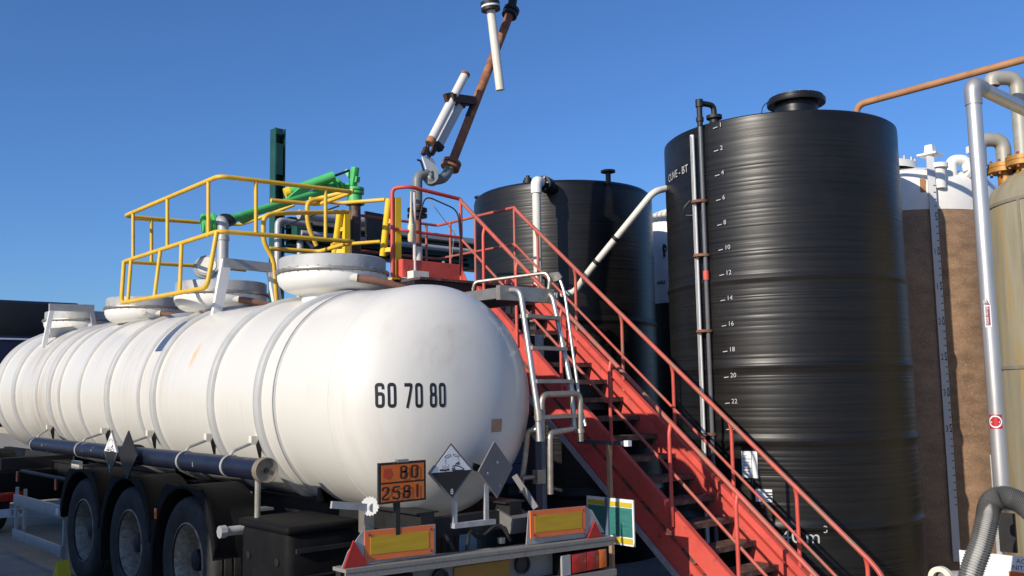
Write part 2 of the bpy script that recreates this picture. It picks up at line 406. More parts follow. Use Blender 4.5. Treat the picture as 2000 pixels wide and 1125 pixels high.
MB().tube([pol(tA+.013, BR+.115, 0), pol(tA+.013, BR+.115, BTOP-.14)], .004, 6).build('float_cord', DARK, bt)
MB().tube([pol(tB, BR+.06, PIT_Z), pol(tB, BR+.06, BTOP+.02)], .025, 12).build('riser_pipe', mat('grey_riser', (.12, .12, .125), .3, var=.1), bt)
e0 = pol(tB, BR+.06, BTOP); e1 = pol(tB+.03, BR-.16, BTOP)
MB().tube([e0-Vector((0, 0, .04)), e0+Vector((0, 0, .25)), e1+Vector((0, 0, .25)), e1], .034, 14, .07).cyl(e0+Vector((0, 0, .02)), e0+Vector((0, 0, .07)), .046).cyl(e1+Vector((0, 0, .08)), e1+Vector((0, 0, .12)), .095, n=20).cyl(e1+Vector((0, 0, .02)), e1+Vector((0, 0, .075)), .06, n=20).cyl(e0+Vector((0, 0, .2)), e0+Vector((0, 0, .29)), .046).build('elbow', DARK, bt)
for z in (4.1, 3.45, 2.55, 1.35, .75):
    p = pol((tA+tB)/2, BR+.05, z); MB().lathe([(.0, -.015), (.1, -.015), (.1, .015), (0, .015)], p, n=12).build('clamp', RUST, bt)
pv = pol(tA-.035, BR+.09, 4.03); MB().tube([pv+Vector((0, 0, .1)), pv+Vector((-.05, .06, .02)), pv+Vector((-.02, .09, -.07)), pv+Vector((.04, -.02, -.08)), pv+Vector((.03, -.04, .05))], .012, 7, .04).build('loop_cable', DARK, bt)
MB().lathe([(.034, -.05), (.036, 0), (.034, .06)], pol(tB, BR+.06, 3.2), n=12).build('red_band', RED, bt)
wrapBT = lambda t0, z0: (lambda u, v: pol(t0+u/BR, BR+.022, z0+v))
tS, zS = ang_of(1401, 292, BT, BR); _, zE = ang_of(1431, 990, BT, BR)
for i, s in enumerate(['1']+[str(k) for k in range(2, 32, 2)]):
    z = zS+.28 if i == 0 else zS+(zE-zS)*(i-1)/14
    t_ = tS-.012+(.01*i/15)
    put_text('scale_number', s, .075, wrapBT(t_+.045, z-.02), WLET, bt)
    b = MB(); stroke([(-.06, 0), (.0, .006)], .009, wrapBT(t_+.03, z-.02), b); b.build('scale_tick', WLET, bt)
t0, z0 = ang_of(1309, 357, BT, BR); t1, _ = ang_of(1361, 335, BT, BR)
put_text('tank_name', 'CUVE - BT', (t1-t0)*BR/5.7, (lambda u, v, t0=t0, z0=z0: pol(t0+u/BR, BR+.022, z0+v*1.2+u*.05)), WLET, bt)
t0, z0 = ang_of(1508, 1058, BT, BR+.03)
w3 = lambda k: (lambda u, v: pol(t0+u/BR, BR+.045, z0+v+k))
for chh, du in (('-', 0), ('40', .10), ('m', .345)):
    put_text('capacity_mark', chh, .205, (lambda u, v, du=du: pol(t0+(u+du)/BR, BR+.045, z0+v)), WLET, bt)
put_text('capacity_mark', '3', .11, (lambda u, v: pol(t0+(.53+u)/BR, BR+.045, z0+v+.11)), WLET, bt)
for (x0, y0, x1, y1) in ((1448, 881, 1481, 934), (1475, 955, 1509, 981)):
    a0, za = ang_of(x0, y0, BT, BR+.03); a1, zb = ang_of(x1, y1, BT, BR+.03)
    nb = patch(BT, BR+.025, a0, a1, zb, za, .008).build('notice', PAPER, bt)
    f = lambda u, v: pol(a0+u/BR, BR+.036, za+v)
    if y0 < 900:
        for k in range(9):
            b = MB(); stroke([(.015, -.05-.035*k), (.06+.03*((k*5) % 3), -.05-.035*k)], .008, f, b); b.build('print_line', SIGNB, nb)
        b = MB(); stroke([(.115, -.0), (.115, -.37)], .006, f, b); b.build('fold_line', SIGNB, nb)
    else:
        for k in range(3):
            b = MB(); stroke([(.12, -.035-.03*k), (.2-.01*k, -.035-.03*k)], .014, f, b); b.build('print_line', BLACK, nb)
        b = MB(); stroke([(.05, -.15), (.07, -.12), (.09, -.15), (.07, -.17)], .015, f, b, True, .01); b.build('pictogram', BLACK, nb)

# --- black tank further back
BK = (6.20, 5.43); KT = 5.02
bk = thing('storage_tank', 'black wound plastic tank further back behind the upper red handrails', 'storage tank', (BK[0], BK[1], PIT_Z), 'black plastic storage tanks')
pr = wound_profile(BR, PIT_Z, KT-.12, 9, (2.9, 1.6, .4), .05, .0006)
pr += [(BR-.02, KT-.05), (BR-.07, KT-.01), (BR-.12, KT), (.9, KT+.06), (.3, KT+.09), (0, KT+.095)]
MB().lathe(pr, (BK[0], BK[1], 0), n=112).build('shell', HDPE, bk, 25)
polk = lambda t, rr, z: Vector((BK[0]+rr*math.cos(t), BK[1]+rr*math.sin(t), z))
p = at(1031, 350, X=5.25); v = Vector((p.x, p.y, KT))
MB().lathe([(.055, -.1), (.055, .05), (.08, .05), (.08, .12), (.06, .125), (.06, .16), (.03, .165), (.03, .2), (0, .2)], v, n=18).build('vent_cap', DARK, bk)
p = at(1188, 350, X=5.75); v = Vector((p.x, p.y, KT+.02))
MB().lathe([(.04, -.1), (.04, .06), (.11, .07), (.11, .10), (0, .105)], v, n=18).build('nozzle_flange', DARK, bk)
p = at(942, 376, X=5.1); v = Vector((p.x, p.y, KT-.08))
MB().lathe([(.1, -.06), (.1, .06), (.13, .06), (.13, .085), (0, .09)], v, n=18).build('hatch', DARK, bk)
wp = at(1047, 348, X=4.58); tN = math.atan2(wp.y+.02-BK[1], wp.x-BK[0])
fp = thing('fill_pipe', 'upright white plastic pipe bending into the top of the rear black tank', 'pipe', (wp.x, wp.y, 0))
top = Vector((wp.x, wp.y, 4.88)); inn = top+Vector((.62, .22, -.02))
MB().tube([(wp.x, wp.y, PIT_Z), (wp.x, wp.y, 4.74)], .062, 16).build('riser', PVC, fp)
MB().tube([(wp.x, wp.y, 4.70), top, top+Vector((.14, .05, 0))], .078, 16, .08).build('elbow', WHITE, fp)
MB().tube([top+Vector((.12, .04, 0)), inn], .085, 16).cyl(top+Vector((.2, .07, 0)), top+Vector((.27, .095, 0)), .12, n=20).cyl(top+Vector((.29, .1, 0)), top+Vector((.36, .13, 0)), .12, n=20).build('flange_coupling', DARK, fp)
bl = MB()
for i in range(6):
    t = i*math.pi/3; c = top+Vector((.185, .065, 0)); bl.cyl(c+Vector((-.03*.35*math.sin(t), .095*math.cos(t), .095*math.sin(t))), c+Vector((.06, .02+.095*math.cos(t), .095*math.sin(t))), .012, n=6)
tag(bl.build('bolts', STEEL, fp), kind='stuff')

# --- cream transfer pipe between the two black tanks
tp = [at(1316, 365, X=5.15), at(1277, 374, X=4.80), at(1150, 530, X=4.50), at(1122, 571, X=4.5), at(1086, 578, X=4.55), at(1040, 585, X=5.1)]
tr = thing('transfer_pipe', 'cream plastic pipe slanting down between the two black tanks', 'pipe', (4.6, 3.2, 3.2))
MB().tube(tp, .044, 14, .10).build('pipe', PVC, tr)
for a, b_, k in ((tp[2], tp[1], .12), (tp[2], tp[1], .42), (tp[4], tp[3], .3)):
    q = a.lerp(b_, k); d = (b_-a).normalized(); MB().cyl(q-d*.025, q+d*.025, .05, n=16).build('coupling', DARK, tr)

# --- small white tank seen in the gap between the black ones
WT = at(1342, 500, X=9.1); WC = (WT.x, WT.y)
wt = thing('storage_tank', 'white domed tank showing in the gap between the two black tanks', 'storage tank', (WC[0], WC[1], PIT_Z))
WTR = .82; zlo = at(1290, 596, X=WC[0]-.6).z; zs = at(1283, 440, X=WC[0]-.5).z
MB().lathe([(WTR+.02, PIT_Z), (WTR+.02, zlo), (WTR, zlo+.01)], (WC[0], WC[1], 0), n=56).build('dark_skirt', DARK, wt)
MB().lathe([(WTR, zlo), (WTR, zs-.05), (WTR-.03, zs+.06), (.66, zs+.2), (.4, zs+.3), (.15, zs+.33), (0, zs+.335)], (WC[0], WC[1], 0), n=56).build('shell', WHITE, wt)
for (py, hh) in ((541, 3), (565, 2)):
    a0, za = ang_of(1283, py, WC, WTR); a1, _ = ang_of(1308, py, WC, WTR); patch(WC, WTR, a0-.3, a1+.3, za-.012, za+.012, .004, 12).build('stripe', BLACK, wt)
a0, za = ang_of(1284, 556, WC, WTR)
for k_ in range(6):
    b = MB(); stroke([(.03*k_, .0), (.03*k_+.006, .05+.02*(k_ % 2)), (.03*k_+.02, .0)], .010, (lambda u, v: Vector((WC[0]+(WTR+.005)*math.cos(a0+u/WTR), WC[1]+(WTR+.005)*math.sin(a0+u/WTR), za+v))), b, rad=.01); b.build('faded_lettering', NAVY, wt)
hk = on_cyl(1297, 490, WC, WTR+.02); MB().tube([hk+Vector((0, 0, -.1)), hk+Vector((-.05, -.03, .06)), hk+Vector((0, 0, .12)), hk+Vector((.05, -.03, .04)), hk+Vector((.02, 0, -.02))], .02, 8, .04).build('lifting_hook', DARK, wt)
q0, q1 = at(1262, 424, X=8.2), at(1312, 417, X=8.2)
hp = thing('insulated_pipe', 'thin cream segmented pipe crossing the gap above the white dome', 'pipe', tuple(q0))
MB().tube([q0, q1], .045, 12).build('pipe', PVC, hp)
for k in range(5):
    q = q0.lerp(q1, .15+.17*k); d = (q1-q0).normalized(); MB().cyl(q-d*.012, q+d*.012, .05, n=12).build('joint_band', GALV, hp)

# --- white and brown tank on the right
WB = (9.1, 1.30); WR = 1.45; WD = -.16
FIBRE = mat('brown_fibreglass', (.29, .18, .11), .5, var=.35, scale=3, stretch=(1, 1, 2.2), bump=.5, bscale=90, col2=(.62, .50, .34), c2=(.56, .66), c2scale=55)
wb = thing('storage_tank', 'brown fibreglass tank with a white domed top half hidden by the black tank', 'storage tank', (WB[0], WB[1], PIT_Z))
MB().lathe([(WR, PIT_Z), (WR+.01, 2), (WR, 4.44+WD)], (WB[0], WB[1], 0), n=80).build('brown_body', FIBRE, wb)
dm = MB().lathe([(WR+.006, 4.40+WD), (WR+.006, 4.72+WD), (WR-.04, 4.86+WD), (WR-.16, 4.97+WD), (1.0, 5.08+WD), (.5, 5.16+WD), (0, 5.18+WD)], (WB[0], WB[1], 0), n=80).build('white_dome', WHITE, wb)
polw = lambda t, rr, z: Vector((WB[0]+rr*math.cos(t), WB[1]+rr*math.sin(t), z))
tG, _ = ang_of(1836, 760, WB, WR); tG2, _ = ang_of(1850, 760, WB, WR); dt = (tG2-tG)
gb = patch(WB, WR+.05, tG, tG2, PIT_Z+.2, 5.12+WD, .02).build('gauge_board', mat('gauge_white', (.62, .63, .65), .5, var=.06), wb)
tk = MB()
for k in range(46):
    z = 4.55-k*.094; stroke([(.10*1.0, 0), (.145, 0)], .012, (lambda u, v, z=z: polw(tG+dt*u/.155, WR+.074, z+v)), tk)
tag(tk.build('gauge_tick', BLACK, gb), kind='stuff')
for k, s in enumerate(('5', '10', '15', '20', '25', '30', '35')):
    for j, chh in enumerate(s):
        put_text('gauge_number', chh, .12, (lambda u, v, k=k, j=j: polw(tG+dt*(u+.015+.075*j+(.07 if len(s) == 1 else 0))/.155, WR+.074, 4.08-k*.47+v)), BLACK, gb)
# fittings on the dome
z = 5.1; c = polw(tG+.06, WR-.02, 5.13+WD)
MB().box(c+Vector((0, 0, .02)), (.26, .26, .025)).lathe([(.085, .03), (.07, .15), (.05, .16), (0, .16)], c, n=4, a0=.785, a1=.785+2*math.pi).build('gauge_hood', WHITE, wb)
p = at(1832, 326, X=WB[0]-.9); MB().cyl(p+Vector((0, 0, -.3)), p, .09, n=18).cyl(p+Vector((0, 0, -.02)), p+Vector((0, 0, .04)), .13, n=24).build('nozzle_flange', WHITE, wb)
p = at(1858, 335, X=WB[0]-.6); r_ = Vector((.75, -.66, 0))
MB().tube([p+Vector((0, 0, -.2)), p+Vector((0, 0, .16)), p+r_*.2+Vector((0, 0, .16)), p+r_*.24+Vector((0, 0, .02))], .075, 14, .12).cyl(p+r_*.22+Vector((0, 0, .02)), p+r_*.27+Vector((0, 0, -.0)), .12, n=18).build('goose_neck', WHITE, wb)
MB().tube([p+r_*.32+Vector((0, 0, .0)), p+r_*.5+Vector((0, 0, -.02))], .06, 12).build('black_valve', DARK, wb)
q = p+r_*.36; MB().bar(q+Vector((0, 0, -.2)), q+Vector((0, 0, .3)), .08, .08, (1, 0, 0)).bar(q-r_*.12+Vector((0, 0, .3)), q+r_*.12+Vector((0, 0, .3)), .07, .09).build('vent_tee', WHITE, wb)
rg = MB().lathe([(.55, 0), (.55, .1), (.5, .12), (.0, .13)], polw(tG-.55, .75, 5.08+WD), n=36).build('hatch', WHITE, wb)
tag(bolt_ring(tuple(polw(tG-.55, .75, 0))[:2], .52, 5.21+WD, 20, .02, .05).build('bolt_ring', GALV, rg), kind='stuff')
a0, za = ang_of(1796, 352, WB, WR); patch(WB, WR+.008, a0, a0+.05, za-.17, za+.02, .002).build('rust_stain', RUSTO, wb)

# --- ochre tank on the right edge
YT = (8.0, -1.86); YR = 1.3
OCH = mat('ochre_fibreglass', (.30, .27, .19), .5, var=.18, scale=2.5, stretch=(3, 3, .35), col2=(.42, .27, .08), c2=(.5, .72), c2scale=2.2)
yt = thing('storage_tank', 'weathered ochre grey tank at the right edge behind the steel pipe', 'storage tank', (YT[0], YT[1], PIT_Z))
MB().lathe([(YR, PIT_Z), (YR, 4.02), (YR-.06, 4.18), (YR-.22, 4.36), (.8, 4.5), (.4, 4.58), (0, 4.6)], (YT[0], YT[1], 0), n=80).build('shell', OCH, yt)
for z in (3.98, 2.06, .55):
    MB().lathe([(YR, z-.02), (YR+.012, z-.02), (YR+.012, z+.02), (YR, z+.02)], (YT[0], YT[1], 0), n=80).build('joint_band', mat('seam_grey', (.24, .22, .17), .6), yt)
t_, z_ = ang_of(1993, 470, YT, YR); patch(YT, YR, t_, t_+.025, 2.08, 3.96, .012, 2).build('vertical_seam', mat('seam_grey', (.2, .2, .2)), yt)
BRASS = mat('orange_flange', (.45, .22, .045), .5, .2, var=.2, col2=(.24, .11, .04), c2=(.5, .75))
def vent(px, py, X, ht, out, r, name):
    p = at(px, py, X=X); n_ = link(name, None, yt); n_.location = p-wloc(yt)
    MB().cyl(p+Vector((0, 0, -.42)), p, r*1.0, n=18).cyl(p+Vector((0, 0, -.01)), p+Vector((0, 0, .045)), r*2.2, n=24).cyl(p+Vector((0, 0, .05)), p+Vector((0, 0, .10)), r*2.2, n=24).build('flange', BRASS, n_)
    tag(bolt_ring((p.x, p.y), r*1.85, p.z+.045, 8, .016, .18).build('bolts', RUST, n_), kind='stuff')
    l_ = Vector((-.75, .66, 0))*out
    MB().tube([p+Vector((0, 0, .08)), p+Vector((0, 0, ht)), p+l_+Vector((0, 0, ht)), p+l_+Vector((0, 0, ht-(.32 if ht < .6 else .1)))], r, 16, abs(out)*.5, 8, cap=False).build('goose_neck', mat('grey_ribbed', (.36, .345, .30), .5, .2, var=.12), n_)
    return n_
vent(1963, 336, 7.3, .40, .30, .085, 'vent_pipe'); vent(1999, 322, 7.15, 1.05, .30, .085, 'vent_pipe')

# --- bright steel pipe with its stickers, rusty pipe over the black tank
sp0 = at(1899, 165, X=4.4); SX, SY, SZ = sp0.x, sp0.y, 4.66
st = thing('steel_pipe', 'shiny steel pipe standing upright and turning back at the top right', 'pipe', (SX, SY, PIT_Z))
SB = at(1955, 990, X=SX).z
MB().cyl((SX, SY, SB-.02), (SX, SY, SB+.03), .1, n=24).build('end_flange', GALV, st)
MB().tube([(SX, SY, SB), (SX, SY, SZ-.18)], .067, 24).build('riser', BRUSH, st)
MB().tube([(SX, SY, SZ-.2), (SX, SY, SZ), (SX+.22, SY, SZ)], .075, 24, .2, 8).build('elbow', mat('elbow_steel', (.42, .41, .40), .45, .6, var=.12), st)
MB().tube([(SX+.2, SY, SZ), (9.2, SY, SZ)], .067, 24).build('header', BRUSH, st)
tC = math.atan2(CAM.y-SY, CAM.x-SX)
pols = lambda t, z, rr=.0685: Vector((SX+rr*math.cos(t), SY+rr*math.sin(t), z))
zt, zb = at(1922, 588, X=SX).z, at(1927, 640, X=SX).z
pl = patch((SX, SY), .0675, tC-.55, tC+.25, zb, zt-.05, .002, 8); pl.v += [pols(tC-.55, zt-.05), pols(tC+.25, zt-.05), pols(tC-.15, zt+.03)]; k = len(pl.v); pl.f.append((k-3, k-2, k-1))
mk = pl.build('pipe_marker', PAPER, st)
b = patch((SX, SY), .0695, tC-.42, tC+.12, zb+.015, zt-.055, .001, 6); b.v += [pols(tC-.45, zt-.045, .0715), pols(tC+.15, zt-.045, .0715), pols(tC-.15, zt+.015, .0715)]; k = len(b.v); b.f.append((k-3, k-2, k-1))
b.build('marker_arrow', mat('maroon_print', (.20, .015, .03), .5), mk)
v, f = text2d('Acide nitrique 50', .052); MB().add([pols(tC-.28+y/.0715*1.0*-1+.17, zb+.02+x*.62, .0718) for x, y in v], f).build('marker_text', PAPER, mk)
zn = at(1943, 823, X=SX).z; a_ = .135
ns = patch((SX, SY), .0675, tC-1.0, tC+.66, zn-.062, zn+.062, .002, 10).build('no_smoking_sticker', mat('sticker_red', (.42, .015, .02), .45), st)
nf = lambda u, v: pols(tC-.17+u/.0685, zn+v, .0715)
b = MB(); stroke([(.05*math.cos(i*math.pi/8), .05*math.sin(i*math.pi/8)) for i in range(16)], .011, nf, b, True, .01); stroke([(-.034, .034), (.034, -.034)], .010, nf, b); stroke([(-.034, -.004), (.034, -.004)], .014, nf, b)
b.build('no_smoking_symbol', PAPER, ns)
ra, rb = at(1672, 214, X=6.55), at(1684, 202, X=6.55)
rz = rb.z; ex = at(2100, 95, X=6.55)
rp_ = thing('rusty_pipe', 'orange rusty pipe rising from the front black tank to the right edge', 'pipe', (ra.x, ra.y, BTOP))
MB().tube([(ra.x, ra.y, BTOP-.05), (ra.x, ra.y, rz), (ra.x, -6.0, rz+.10)], .042, 16, .14, 7).build('pipe', RUSTO, rp_)
q = Vector((ra.x, -2.45, rz+.045)); MB().cyl(q, q+Vector((0, -.08, 0)), .047, n=18).build('coupling', RUSTO, rp_)

# ================================================================== TANK TRAILER
TC, TR = 1.83, .915
tt = thing('tank_trailer', 'long white ribbed tanker trailer marked 60 70 80 on its rounded rear end', 'tanker trailer', (0, 5, 0))
DY0, DL, DP = .17, .56, 2.15       # rear dome: apex, depth, roundness
def dome_y(x, z):
    """Y of the rear dome surface at (x, z)"""
    rr = min(.9999, math.hypot(x, z-TC)/TR); return DY0+DL*(1-(1-rr**DP)**(1/DP))
prof = [(0, DY0)]
for i in range(1, 25):
    rr = math.sin(i/24*math.pi/2); prof.append((TR*rr, DY0+DL*(1-(1-min(1, rr)**DP)**(1/DP)) if i < 24 else DY0+DL))
prof += [(TR, y) for y in (1.2, 2, 3, 4, 5, 6, 7, 8, 9, 10)]
for i in range(0, 13):
    a = i/12*math.pi/2; prof.append((TR*max(0, math.cos(a))**.9, 10.55+.5*math.sin(a)))
tilt = lambda y: .0185*max(0, y-.74)          # the tank falls towards the rear
def lean(b):
    for v in b.v: v.z += tilt(v.y)
    return b
shell = lean(MB().lathe(prof, (0, 0, TC), 'Y', 112)).build('tank_shell', TANKW, tt, 40)
MB().lathe([(TR-.001, .735), (TR+.004, .738), (TR+.004, .752), (TR-.001, .755)], (0, 0, TC), 'Y', 96).build('weld_seam', TANKW, shell)
for y, wd, h in ((10.15, .05, .03), (9.30, .11, .035), (8.18, .05, .03), (7.62, .11, .035), (7.20, .05, .03), (6.42, .06, .03), (5.44, .11, .035), (4.50, .05, .03), (4.10, .11, .035), (2.74, .11, .035), (1.84, .11, .035), (1.56, .035, .022)):
    k = .012
    MB().lathe([(TR-.003, y-wd/2), (TR+h*.7, y-wd/2+k), (TR+h, y-wd/2+2*k), (TR+h, y+wd/2-2*k), (TR+h*.7, y+wd/2-k), (TR-.003, y+wd/2)], (0, 0, TC+tilt(y)), 'Y', 112).build('rib', RIB, tt, 50)
MB().lathe([(TR+.004, 4.22), (TR+.012, 4.225), (TR+.012, 4.40), (TR+.004, 4.405)], (0, 0, TC+tilt(4.3)), 'Y', 60, R(88), R(150)).build('polished_band', mat('polished_band', (.42, .44, .48), .22, .9, var=.1), tt)
# big numbers on the rear end
def dome_fn(x0, z0): return lambda u, v: Vector((x0+u, dome_y(x0+u, z0+v)-.003, z0+v))
for px, s in ((733, '60'), (790, '70'), (839, '80')):
    p = at(px, 797, Y=.24)
    for _ in range(6): p = at(px, 797 if s != '80' else 796, Y=dome_y(p.x, p.z))
    sc = .178; x = 0
    for ch in s:
        b = MB(); digit(ch, lambda u, v, x=x: dome_fn(p.x, p.z)((x+u)*sc*.66, v*sc), b, .14); b.build('number', BLACK, shell); x += W_+.15
c = at(970, 831, Y=.5)
for _ in range(8): c = at(970, 831, Y=dome_y(c.x, c.z))
b = MB(); N = 4
for i in range(N+1):
    for j in range(N+1):
        x = c.x+(i/N-.5)*.115; z = c.z+(j/N-.5)*.10; b.v.append(Vector((x, dome_y(x, z)-.004, z)))
b.f = [(i*(N+1)+j, (i+1)*(N+1)+j, (i+1)*(N+1)+j+1, i*(N+1)+j+1) for i in range(N) for j in range(N)]
b.build('brown_sticker', mat('sticker_brown', (.46, .27, .17), .6, var=.15, col2=(.3, .2, .13), c2=(.55, .8)), shell)

# manholes
def manhole_mesh():
    up = []
    neck = MB().lathe([(.28, -.36), (.28, -.19), (.30, -.175), (.38, -.165), (.44, -.14), (.48, -.10), (.498, -.055), (.5, -.02), (.5, -.004), (.47, .0)], n=56)
    fl = MB().lathe([(.46, -.003), (.52, -.001), (.523, .008), (.523, .02), (.52, .026), (.46, .028)], n=56)
    col = MB().lathe([(.47, .022), (.488, .028), (.488, .135), (.478, .143), (.465, .135), (.46, .09), (.25, .10), (0, .105)], n=56)
    bo = MB()
    for i in range(32):
        t = 2*math.pi*i/32; q = Vector((.508*math.cos(t), .508*math.sin(t), 0)); bo.cyl(q+Vector((0, 0, -.014)), q+Vector((0, 0, .036)), .0055, n=6)
    return neck.mesh('neck'), fl.mesh('flange'), col.mesh('collar'), bo.mesh('bolts')
mn, mf, mc, mbo = manhole_mesh()
for me, mm in ((mn, WHITE), (mf, STEEL_D), (mc, COLLAR), (mbo, STEEL_D)): me.materials.append(mm)
MH = [(2.22, 2.975), (4.60, 2.985), (6.84, 3.0), (9.5, 3.02)]
for i, (y, z) in enumerate(MH):
    e = link('manhole', None, tt); e.location = Vector((0, y, z))-wloc(tt)
    for nm, me in (('neck', mn), ('flange', mf), ('collar', mc)):
        o = link(nm, me, e); o.rotation_euler.z = i*.7
    tag(link('bolts', mbo, e), kind='stuff')
    hp_ = [Vector((-.06+.02*i, y-.47, z-.07)), Vector((.16, y-.56, z-.10)), Vector((.48, y-.62, z-.18)), Vector((.75, y-.64, z-.32))]
    MB().tube(hp_, .036, 12, .1).build('drain_hose', BROWN, e)
    MB().cyl(hp_[0]+Vector((-.03, .02, .006)), hp_[0]+Vector((.02, -.012, 0)), .042, n=12).build('drain_spigot', CREAM, e)
    if i == 2: MB().cyl((-.2, y-.44, z-.07), (-.24, y-.54, z-.07), .03, n=12).build('drain_spigot', CREAM, e)
# opened lid of the second manhole
lc = at(404, 521, X=-.05); d = Vector((-.45, -.80, .40)).normalized()
lid = MB().cyl(lc+d*.0, lc+d*.03, .135, n=32).cyl(lc-d*.04, lc+d*.001, .15, n=32).build('open_lid', GALV, tt)
MB().cyl(lc+d*.031, lc+d*.038, .105, n=32).build('lid_gasket', CREAM, lid)
# roll-over brackets over the shell
def bracket(y, pts):
    e = link('rollover_bracket', None, tt); e.location = Vector((0, y, 2.8))-wloc(tt)
    b0, t0_, t1_, b1 = [at(px, py, Y=y) for px, py in pts]
    k_ = 1 if y < 6 else .6
    ext = lambda b_, t_: b_+(b_-t_).normalized()*.22
    MB().bar(ext(b0, t0_), t0_, .10*k_, .055, (0, 1, 0)).build('leg', WHITE, e)
    MB().bar(ext(b1, t1_), t1_, .10*k_, .055, (0, 1, 0)).build('leg', GALV if k_ < 1 else WHITE, e)
    MB().bar(t0_+Vector((-.045, .002, -.03)), t1_+Vector((.045, .002, -.03)), .06, .10).build('crossbar', GALV, e)
bracket(4.02, ((425, 600), (442, 508), (528, 518), (540, 582)))
bracket(8.85, ((92, 648), (103, 596), (177, 598), (184, 640)))
e = at(95, 651, X=-.62); f_ = at(172, 642, X=.05)
MB().bar(e, f_, .05, .13).build('kick_plate', CREAM, tt)

# blue hose tube on the left flank
hx, hz = -1.15, 1.335
ht = link('hose_tube', None, tt); ht.location = Vector((hx, 4.2, hz))-wloc(tt)
MB().tube([(hx, 1.27, hz-.005), (hx, 3.86, hz)], .082, 28).build('tube_section', BLUE, ht)
MB().tube([(hx, 4.06, hz), (hx, 7.28, hz+.01)], .08, 28).build('tube_section', BLUE, ht)
for y in (3.88, 3.96, 4.04): MB().lathe([(0, -.018), (.105, -.018), (.105, .018), (0, .018)], (hx, y, hz), 'Y', 28).build('joint_flange', DARK, ht)
cap = MB().lathe([(.018, -.005), (.02, -.024), (.066, -.026), (.078, -.032), (.09, -.040), (.096, -.032), (.096, .02), (.08, .03)], (hx, 1.25, hz-.005), 'Y', 36).build('end_cap', mat('cap_grime', (.19, .165, .13), .7, .2, var=.25, scale=14), ht)
MB().cyl((hx, 1.217, hz-.005), (hx, 1.23, hz-.005), .018, n=10).build('cap_hole', BLACK, cap)
for yl in (1.96, 2.84, 4.24, 5.6, 7.66):
    yc = yl-.13
    th_ = link('tube_hanger', None, tt); th_.location = Vector((hx, yl, hz))-wloc(tt)
    MB().lathe([(.083, -.016), (.089, -.016), (.089, .016), (.083, .016)], (hx, min(yc, 7.2), hz), 'Y', 28).build('strap', GALV, th_)
    lug = Vector((-.865, yl, 1.50))
    MB().tube([(hx+.0, min(yc, 7.2), hz+.082), (hx+.02, min(yc, 7.2), hz+.115), lug+Vector((-.05, 0, -.005))], .013, 8, .03).build('rod', GALV, th_)
    MB().box(lug+Vector((-.025, 0, .02)), (.07, .05, .07)).build('lug', CREAM, th_)
    MB().prism([lug+Vector((.005, -.03, .03)), lug+Vector((-.02, -.036, -.02)), lug+Vector((.025, -.036, -.19)), lug+Vector((.03, -.03, .03))], (0, .012, 0)).build('gusset', DARK, th_)
MB().tube([(hx, 1.36, .78), (hx, 1.36, 1.25)], .022, 10).build('tube_prop', STEEL_D, tt)
# folding placards on the flank
def diamond(c, half, nrm, th, up=Vector((0, 0, 1))):
    n_ = Vector(nrm).normalized(); s_ = up.cross(n_).normalized(); u_ = n_.cross(s_); c = Vector(c)
    return c, n_, s_, u_, half
def placard(c, half, nrm, parent, front=True, name='hazard_placard', back=None):
    c, n_, s_, u_, h = diamond(c, half, nrm, .006)
    P = lambda a, b, d: c+s_*a+u_*b+n_*d
    fr = MB().prism([P(-h, 0, -.012), P(0, -h, -.012), P(h, 0, -.012), P(0, h, -.012)], n_*.012).build(name, back or SIGNB, parent)
    if not front: return fr, P
    k = h*.955; kk = h*.90
    MB().prism([P(-kk, 0, .001), P(kk, 0, .001), P(0, kk, .001)], n_*.002).build('white_half', PAPER, fr)
    MB().prism([P(-kk, -.001, .001), P(0, -kk, .001), P(kk, -.001, .001)], n_*.002).build('black_half', BLACK, fr)
    q = lambda a, b: P(a*h, b*h, .0045)
    b = MB(); stroke([(-.30, .50), (-.05, .58)], .075, q, b); stroke([(.08, .58), (.32, .50)], .075, q, b); b.build('test_tube', BLACK, fr)
    b = MB(); stroke([(-.275, .508), (-.07, .572)], .04, q, b); stroke([(.10, .572), (.30, .508)], .04, q, b)
    for i, v in enumerate(b.v): b.v[i] = v+n_*.001
    b.build('test_tube', PAPER, fr)
    for x, y in ((-.28, .42), (-.27, .34), (.30, .42), (.33, .34), (.27, .31)):
        b = MB(); stroke([(x, y), (x+.005, y-.045)], .03, q, b); b.build('drop', BLACK, fr)
    for k_ in range(5):
        b = MB(); x = -.40+.065*k_; stroke([(x*1.05+.02, .19+.06*((k_+1) % 2)), (x*.9-.02, .11)], .014, q, b); b.build('splash', BLACK, fr)
    b = MB(); stroke([(-.54, .07), (-.36, .07), (-.3, .045), (-.22, .07), (-.1, .07)], .06, q, b, rad=.02); b.build('corroded_bar', BLACK, fr)
    for pts in ([(.02, .16), (.14, .2), (.3, .17), (.46, .1), (.56, .05)], [(.0, .09), (.16, .12)], [(.0, .04), (.16, .07)], [(.04, -.0+.02), (.3, .02), (.56, .0+.02)], [(.2, .26), (.34, .22)], [(.16, .23), (.3, .3), (.36, .24)]):
        b = MB(); stroke(pts, .034, q, b, rad=.05); b.build('hand', BLACK, fr)
    v, f = text2d('8', h*.28, 'CENTER'); MB().add([P(x, y-h*.80, .0045) for x, y in v], f).build('class_number', PAPER, fr)
    return fr, P
placard(at(216, 882, X=-1.30), .205, (-1, .02, .02), tt)
placard(at(249, 889, X=-1.30), .225, (-1, -.02, .0), tt, False, 'folded_placard', DARK)

